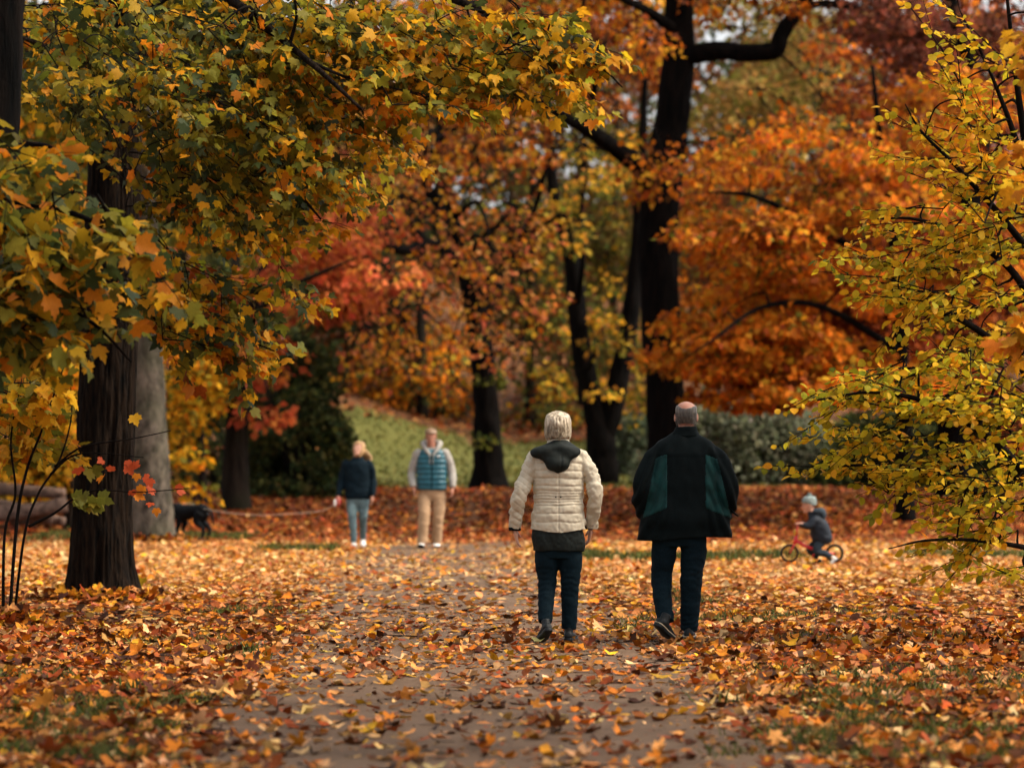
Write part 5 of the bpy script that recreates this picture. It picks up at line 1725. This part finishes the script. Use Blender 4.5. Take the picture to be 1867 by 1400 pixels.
def woman_navy():
    o = person('blonde woman in navy sweater and jeans lifting her face, holding the leash', 652, 59.0, math.pi)
    J = dict(head=(-.02, .02, 1.50), shR=(-.17, 0, 1.30), elR=(-.235, -.02, 1.02), wrR=(-.235, .10, .79), shL=(.17, 0, 1.30), elL=(.25, -.02, 1.02), wrL=(.295, .08, .79),
             hipR=(-.085, 0, .78), knR=(-.085, .02, .44), anR=(-.075, -.18, .15), hipL=(.085, 0, .78), knL=(.075, .10, .44), anL=(.055, .10, .09))
    Mh = rot(-.50, .30, .10)
    hc = np.array(J['head'])
    a = Acc()
    base_body(a, J, .96)
    add_head(a, hc, Mh, .95)
    add_hand(a, J['wrR'], (-.0, .15, -1), (.9, .1, 0), (0, 1, 0), .6, .92)
    add_hand(a, J['wrL'], (.02, .2, -1), (-.9, .1, 0), (0, 1, 0), .95, .92)
    link('body', remesh_mesh('body', a, .007, 1, None, .4), M_skin, o)
    add_eyes(o, hc, Mh, M_eye, .95)
    a = Acc(); a.blob(np.array([0, .088, -.062]) * .95 @ Mh.T + hc, (.019, .008, .006), Mh, 10, 6); link('lips', a.mesh('lips'), M_lip, o)
    def inside(p, t):
        return np.clip((p[:, 1] - .030) / .03, 0, 1) * np.clip((.84 - t) / .08, 0, 1)
    hm = hair_mesh(hc, Mh, .95, .018, inside, lambda p: strands(p, .006))
    for k in range(26):    # long locks behind the shoulders
        u = R.uniform(-1, 1)
        s = hc + (np.array([u * .078, -.05 - .04 * (1 - u * u), R.uniform(-.02, .06)]) * .95) @ Mh.T
        e = np.array([u * .13 - .07, -.10 + R.uniform(-.04, .05) + .06 * abs(u), 1.22 + R.uniform(-.04, .06)])
        m = (s + e) / 2 + np.array([u * .05 - .03, -.05 + .03 * abs(u), 0])
        q = catmull([s, m, e], 5)
        hm.tube(q, np.interp(np.linspace(0, 1, len(q)), [0, .5, 1], [.018, .020, .006]), 7, .15, k)
    link('hair', hm.mesh('hair'), M_hair_blond, o)
    a = Acc()
    torso(a, [(.74, 0, 0, .185, .125), (.80, 0, 0, .20, .135), (.92, 0, 0, .195, .13), (1.05, 0, 0, .185, .125), (1.18, 0, 0, .19, .13), (1.28, 0, 0, .185, .115), (1.34, 0, 0, .12, .09), (1.39, -.005, 0, .072, .07), (1.43, -.01, .005, .066, .066)], 2.4)
    limb3(a, [(-.13, 0, 1.30), (-.175, 0, 1.27), (-.215, -.02, 1.15), J['elR'], (-.242, .05, .90), J['wrR']], [.06, .07, .064, .060, .052, .042])
    limb3(a, [(.13, 0, 1.30), (.175, 0, 1.27), (.22, -.02, 1.15), J['elL'], (.272, .03, .90), J['wrL']], [.06, .07, .064, .060, .052, .042])
    link('sweater', remesh_mesh('sweater', a, .012, 2, lambda V, N: .008 * vnoise(V * [8, 8, 14], 5) + .004 * vnoise(V * 25, 6)), M_navy, o)
    a = Acc()
    torso(a, [(.64, 0, 0, .15, .095), (.72, 0, 0, .175, .115), (.80, 0, 0, .165, .11)], 2.4)
    limb3(a, [(-.085, 0, .72), (-.088, .02, .60), J['knR'], (-.08, -.08, .29), (-.075, -.18, .14)], [.092, .082, .064, .054, .050])
    limb3(a, [(.085, 0, .72), (.085, .05, .60), J['knL'], (.064, .11, .28), J['anL']], [.092, .082, .066, .056, .052])
    link('jeans', remesh_mesh('jeans', a, .012, 2, lambda V, N: .005 * vnoise(V * [12, 12, 36], 7)), M_jeans, o)
    add_shoe(o, J['anR'], .05, -.35, .25, M_white, M_white, None, voxel=.009)
    add_shoe(o, J['anL'], .10, .12, .25, M_white, M_white, None, voxel=.009)
    return o, J


M_hood_grey = cloth_material('grey_sweat', (.30, .28, .25), .9, 45, .15, spec=.1)
M_vest = cloth_material('teal_down_vest', (.006, .075, .105), .45, 25, .2, spec=.4)
M_chino = cloth_material('tan_chinos', (.36, .225, .125), .85, 30, .15)


def man_vest():
    o = person('man in teal padded vest, grey hoodie and tan trousers, looking down', 787, 58.6, math.pi)
    J = dict(head=(.010, .05, 1.69), shR=(-.20, 0, 1.47), elR=(-.305, -.03, 1.15), wrR=(-.32, .08, .92), shL=(.20, 0, 1.47), elL=(.30, -.03, 1.15), wrL=(.275, .10, .93),
             hipR=(-.10, 0, .88), knR=(-.095, .04, .48), anR=(-.075, -.06, .10), hipL=(.10, 0, .88), knL=(.11, .12, .50), anL=(.145, .12, .09))
    Mh = rot(.10, -.30, 0)
    hc = np.array(J['head'])
    a = Acc()
    base_body(a, J, 1.08)
    add_head(a, hc, Mh, 1.02)
    add_hand(a, J['wrR'], (.05, .15, -1), (.9, .1, 0), (.1, 1, 0), .6)
    add_hand(a, J['wrL'], (-.10, .2, -1), (-.9, .1, 0), (-.1, 1, 0), .6)
    link('body', remesh_mesh('body', a, .007, 1, None, .4), M_skin_red, o)
    add_eyes(o, hc, Mh, M_eye, 1.02)
    a = Acc(); a.blob(np.array([0, .088, -.062]) * 1.02 @ Mh.T + hc, (.021, .008, .006), Mh, 10, 6); link('lips', a.mesh('lips'), M_lip, o)
    def inside(p, t):
        return np.clip((p[:, 1] - .030) / .03, 0, 1) * np.clip((.82 - t) / .08, 0, 1) + np.clip((.34 - t) / .08, 0, 1)
    link('hair', hair_mesh(hc, Mh, 1.02, .012, inside, lambda p: strands(p, .005)).mesh('hair'), M_hair_brown, o)
    # hoodie: sleeves, hem, hood around the neck
    a = Acc()
    torso(a, [(.90, 0, 0, .20, .13), (1.10, 0, 0, .20, .13), (1.35, 0, 0, .205, .13), (1.46, 0, 0, .19, .11), (1.53, 0, 0, .10, .085)], 2.4)
    limb3(a, [(-.15, 0, 1.47), (-.205, 0, 1.43), (-.26, -.02, 1.30), J['elR'], (-.318, .03, 1.03), J['wrR']], [.066, .080, .074, .068, .060, .046])
    limb3(a, [(.15, 0, 1.47), (.205, 0, 1.43), (.255, -.02, 1.30), J['elL'], (.292, .04, 1.03), J['wrL']], [.066, .080, .074, .068, .060, .046])
    link('hoodie', remesh_mesh('hoodie', a, .012, 2, lambda V, N: .008 * vnoise(V * [10, 10, 20], 5)), M_hood_grey, o)
    a = Acc()
    for s in (-1, 1):
        limb3(a, [(s * .02, .135, 1.41), (s * .085, .105, 1.50), (s * .125, .01, 1.585), (s * .09, -.10, 1.60), (0, -.13, 1.59)], [.022, .032, .045, .05, .05], 12)
        limb3(a, [(s * .03, .150, 1.45), (s * .028, .160, 1.36), (s * .025, .160, 1.28)], [.007, .007, .008], 8)
    link('hood', remesh_mesh('hood', a, .007, 2), M_hood_grey, o)
    a = Acc()
    torso(a, [(.89, 0, 0, .215, .145), (.93, 0, 0, .23, .155), (1.08, 0, 0, .225, .16), (1.22, 0, 0, .225, .155), (1.36, 0, 0, .222, .15), (1.45, 0, 0, .195, .125), (1.50, 0, 0, .14, .10)], 2.6)
    sm = np.array([.95, 1.03, 1.11, 1.19, 1.27, 1.35, 1.42])
    def q(V, N):
        dz = np.min(np.abs(V[:, 2][:, None] - sm), 1)
        z0 = np.exp(-(V[:, 0] / .010) ** 2) * (N[:, 1] > .3)
        return .008 * np.minimum(dz / .025, 1) - .009 * np.exp(-(dz / .008) ** 2) - .014 * z0 + .005 * vnoise(V * 16, 2)
    vm = remesh_mesh('vest', a, .010, 2, q)
    v = link('vest', vm, M_vest, o)
    a = Acc(); a.box((0, .156, 1.17), (.006, .006, .26)); link('zip', a.mesh('zip'), M_black, v)
    a = Acc(); a.box((-.10, .152, 1.40), (.022, .008, .010)); link('chest_mark', a.mesh('chest_mark'), M_white, v)
    a = Acc()
    torso(a, [(.72, 0, 0, .17, .10), (.82, 0, 0, .195, .125), (.93, 0, 0, .185, .125)], 2.4)
    limb3(a, [(-.105, 0, .82), (-.110, .02, .66), J['knR'], (-.085, .0, .28), (-.078, -.04, .085)], [.105, .10, .088, .082, .078])
    limb3(a, [(.105, 0, .82), (.112, .06, .66), J['knL'], (.128, .13, .29), (.142, .125, .08)], [.105, .10, .088, .082, .078])
    link('trousers', remesh_mesh('trousers', a, .012, 2, lambda V, N: .008 * vnoise(V * [10, 10, 22], 7)), M_chino, o)
    add_shoe(o, J['anR'], .05, -.08, .29, M_white, M_black, None, voxel=.009)
    add_shoe(o, J['anL'], -.10, .10, .29, M_white, M_black, None, voxel=.009)


woman_cream(); man_black()
wn_obj, wn_J = woman_navy()
man_vest()

# --- dog with leash
M_fur = cloth_material('black_fur', (.004, .005, .006), .8, 30, .4, spec=.1)
M_red = cloth_material('red_plastic', (.42, .02, .02), .4, 20, .1, spec=.5)
dx, dy = (347 - CX) / F * 63.4, 63.4
dog = thing('dog', 'black dog standing half hidden behind the pale grey trunk', 'dog', (dx, dy, float(gz(dx, dy)) + .02))
dog.rotation_euler = (0, 0, math.radians(58))
a = Acc()
limb3(a, [(0, -.33, .50), (0, -.27, .50), (0, -.10, .49), (0, .08, .46), (0, .22, .47), (0, .32, .50)], [.06, .105, .105, .130, .135, .085], 20)
limb3(a, [(0, .24, .52), (0, .38, .52), (0, .48, .44)], [.105, .08, .07], 16)
limb3(a, [(0, .45, .46), (0, .54, .40), (0, .62, .34), (0, .68, .30)], [.07, .075, .05, .034], 16)
for s in (-1, 1):
    limb3(a, [(s * .06, -.26, .46), (s * .085, -.19, .32), (s * .085, -.33, .19), (s * .085, -.30, .05), (s * .085, -.27, .02)], [.085, .065, .032, .024, .027], 12)
    limb3(a, [(s * .07, .20, .40), (s * .08, .17, .28), (s * .08, .22, .16), (s * .08, .20, .04), (s * .08, .23, .02)], [.07, .048, .030, .025, .028], 12)
    limb3(a, [(s * .055, .50, .47), (s * .085, .50, .42), (s * .085, .53, .36)], [.02, .028, .012], 10)
limb3(a, [(0, -.34, .53), (0, -.42, .47), (0, -.46, .34), (0, -.47, .24)], [.035, .026, .02, .01], 10)
link('body', remesh_mesh('body', a, .012, 1, lambda V, N: .003 * vnoise(V * 40, 2)), M_fur, dog)
a = Acc()
a.tube([(0, .345, .535), (0, .375, .515)], [.096, .092], 18)
link('collar', a.mesh('collar'), M_red, dog)

lw = np.array(wn_obj.location)
hand = lw + np.array([-wn_J['wrL'][0], -wn_J['wrL'][1], wn_J['wrL'][2]]) + np.array([0, -.02, -.085])
M_strap = cloth_material('pale_strap', (.46, .40, .33), .7, 80, .2)
leash = thing('dog_leash', 'pale slack leash running from the black dog to the woman in navy', 'leash', tuple(hand))
pts = catmull([np.array([dx - .26, dy + .12, .60]), np.array([dx, dy - .05, .645]), W(372, 927, 63.2), W(420, 935, 62.4), W(470, 939, 61.6), W(540, 936, 60.6), W(590, 930, 59.4), hand], 8)
a = Acc(); a.tube(pts, .006, 6, flat=.6); a.build('strap', M_strap, leash)
a = Acc(); a.blob(hand, (.05, .03, .075), None, 14, 8); hd = a.build('handle', M_red, leash)
a = Acc(); a.blob(hand + [-.045, -.01, -.02], (.026, .024, .06), None, 12, 7); link('grip', a.mesh('grip', hand), M_white, hd)

# --- child on balance bicycle
bx, by = (1475 - CX) / F * 49.5, 49.5
bike = thing('balance_bicycle', 'small red balance bicycle ridden by the child', 'bicycle', (bx, by, float(gz(bx, by)) + .04))
bike.rotation_euler = (0, 0, math.radians(90))
M_redpaint = cloth_material('red_paint', (.58, .016, .028), .35, 20, .1, spec=.5)
M_tyre = cloth_material('tyre_rubber', (.012, .012, .012), .8, 60, .2)
M_rim = cloth_material('yellow_rim', (.50, .27, .03), .5)


def ring_tube(acc, c, r, tr, n=28, sides=8):
    a = np.linspace(0, 2 * np.pi, n + 1)
    pts = np.stack([np.full(n + 1, c[0]), c[1] + r * np.cos(a), c[2] + r * np.sin(a)], 1)
    acc.tube(pts, tr, sides, cap=False)


for cy in (.25, -.33):
    wh = bpy.data.objects.new('wheel', None)
    COL.objects.link(wh); wh.parent = bike
    a = Acc(); ring_tube(a, (0, cy, .12), .103, .017); link('tyre', a.mesh('tyre'), M_tyre, wh)
    a = Acc(); ring_tube(a, (0, cy, .12), .085, .007)
    for k in range(10):
        th = k * math.pi / 5
        a.tube([(0, cy, .12), (0, cy + .085 * math.cos(th), .12 + .085 * math.sin(th))], .0025, 4)
    link('rim', a.mesh('rim'), M_rim, wh)
    a = Acc(); a.tube([(-.03, cy, .12), (.03, cy, .12)], .018, 12); link('hub', a.mesh('hub'), M_tyre, wh)
a = Acc()
a.tube([(0, .165, .28), (0, .05, .215), (0, -.10, .165), (0, -.20, .13)], [.021, .021, .019, .015], 12)
for s in (-1, 1):
    a.tube([(0, -.16, .145), (s * .035, -.22, .13), (s * .035, -.33, .12)], .010, 8)
a.tube([(0, .185, .235), (0, .165, .345)], .022, 12)
a.tube([(0, -.10, .17), (0, -.045, .075)], .010, 8)
link('frame', a.mesh('frame'), M_redpaint, bike)
a = Acc()
for s in (-1, 1):
    a.tube([(s * .012, .188, .235), (s * .032, .20, .22), (s * .032, .25, .12)], .010, 8)
link('fork', a.mesh('fork'), M_redpaint, bike)
a = Acc()
a.tube([(0, .165, .345), (0, .145, .47)], .012, 10)
a.tube([(-.15, .12, .485), (-.08, .145, .475), (.08, .145, .475), (.15, .12, .485)], .011, 10)
hb = link('handlebar', a.mesh('handlebar'), M_redpaint, bike)
for s in (-1, 1):
    a = Acc(); a.tube([(s * .11, .13, .48), (s * .17, .11, .488)], .016, 10); link('grip', a.mesh('grip'), M_tyre, hb)
a = Acc(); a.box((0, .185, .39), (.05, .012, .035)); link('number_plate', a.mesh('number_plate', smooth=False), M_rim, bike)
a = Acc(); limb3(a, [(0, -.03, .245), (0, -.12, .25), (0, -.20, .262)], [.025, .045, .05], 12)
link('saddle', remesh_mesh('saddle', a, .006, 2), M_tyre, bike)
a = Acc(); a.tube([(0, -.10, .165), (0, -.12, .24)], .011, 8); link('seat_post', a.mesh('seat_post'), M_tyre, bike)

M_child = cloth_material('navy_snowsuit', (.006, .010, .017), .7, 40, .3)
M_child_leg = cloth_material('blue_grey_trousers', (.016, .026, .036), .8, 40, .3)


def stripes_material(name):
    m, nt, N, L, b = new_mat(name)
    tc = N.new('ShaderNodeTexCoord')
    wv = N.new('ShaderNodeTexWave')
    wv.bands_direction = 'Z'
    wv.inputs['Scale'].default_value = 11.0
    wv.inputs['Distortion'].default_value = .3
    L.new(tc.outputs['Object'], wv.inputs['Vector'])
    rp = ramp(nt, wv.outputs['Fac'], [(.42, (.03, .07, .065)), (.55, (.30, .34, .32))])
    L.new(rp.outputs[0], b.inputs['Base Color'])
    b.inputs['Roughness'].default_value = .9
    return m


M_hat = stripes_material('striped_knit')
ch = thing('person', 'small child in navy suit and striped woolly hat riding the bicycle', 'person', tuple(bike.location))
ch.rotation_euler = (0, 0, math.radians(90))
J = dict(head=(0, .0, .735), shL=(-.105, -.085, .575), elL=(-.14, .02, .47), wrL=(-.135, .105, .505), shR=(.105, -.085, .575), elR=(.14, .02, .47), wrR=(.135, .105, .505),
         hipL=(-.055, -.15, .29), knL=(-.085, -.09, .155), anL=(-.085, -.27, .085), hipR=(.055, -.15, .29), knR=(.085, -.02, .17), anR=(.085, -.13, .065))
a = Acc()
torso(a, [(.25, 0, -.16, .075, .06), (.40, 0, -.14, .09, .07), (.55, 0, -.09, .09, .06), (.60, 0, -.075, .05, .045)])
for s in 'LR':
    limb3(a, [J['sh' + s], J['el' + s], J['wr' + s]], [.034, .028, .02], 12)
    limb3(a, [J['hip' + s], J['kn' + s], J['an' + s]], [.05, .036, .026], 12)
limb3(a, [(0, -.075, .58), (0, -.03, .67)], [.042, .045], 12)
Mh = rot(0, -.15)
add_head(a, np.array(J['head']), Mh, .84)
add_hand(a, J['wrL'], (0, .8, .0), (0, -.2, -1), (1, 0, 0), 1.0, .55)
add_hand(a, J['wrR'], (0, .8, .0), (0, -.2, -1), (-1, 0, 0), 1.0, .55)
link('body', remesh_mesh('body', a, .006, 1, None, .4), M_skin, ch)
add_eyes(ch, np.array(J['head']), Mh, M_eye, .84)
hm = hair_mesh(np.array(J['head']) + [0, 0, .012], Mh, .84, .020, lambda p, t: np.clip((.56 - .14 * np.clip(-p[:, 1] / .08, -1, 1) - t) / .05, 0, 1), lambda p: .003 * vnoise(p * 30, 2))
hat = link('hat', hm.mesh('hat'), M_hat, ch)
a = Acc(); a.blob((0, -.005, .872), (.03, .03, .026), None, 12, 8); link('bobble', remesh_mesh('bobble', a, .006, 0, lambda V, N: .005 * vnoise(V * 60, 2)), M_hat, hat)
a = Acc()
torso(a, [(.25, 0, -.17, .125, .115), (.32, 0, -.165, .145, .135), (.45, 0, -.135, .145, .135), (.54, 0, -.105, .130, .115), (.61, 0, -.075, .09, .085), (.66, 0, -.05, .075, .075)])
for s in (-1, 1):
    limb3(a, [(s * .08, -.085, .575), (s * .115, -.06, .54), (s * .145, .02, .47), (s * .138, .09, .50)], [.05, .052, .045, .036], 14)
link('jacket', remesh_mesh('jacket', a, .009, 2, lambda V, N: .006 * vnoise(V * [14, 14, 22], 3)), M_child, ch)
a = Acc(); limb3(a, [(-.085, -.05, .66), (-.06, -.13, .66), (0, -.16, .655), (.06, -.13, .66), (.085, -.05, .66)], [.03, .045, .055, .045, .03], 12); a.blob((0, -.17, .62), (.09, .055, .085))
link('hood', remesh_mesh('hood', a, .007, 2), M_child_leg, ch)
a = Acc()
torso(a, [(.235, 0, -.16, .09, .075), (.30, 0, -.165, .11, .09), (.36, 0, -.16, .10, .085)])
limb3(a, [(-.06, -.15, .28), J['knL'], (-.085, -.19, .12), (-.085, -.275, .075)], [.068, .052, .044, .040], 14)
limb3(a, [(.06, -.15, .28), J['knR'], (.085, -.08, .11), (.085, -.13, .06)], [.068, .052, .044, .040], 14)
link('trousers', remesh_mesh('trousers', a, .007, 2, lambda V, N: .005 * vnoise(V * [14, 14, 26], 3)), M_child_leg, ch)
add_shoe(ch, J['anL'], .0, -.75, .16, M_white, M_grey_sole, None, voxel=.006)
add_shoe(ch, J['anR'], .0, -.05, .16, M_shoe, M_shoe, None, voxel=.006)
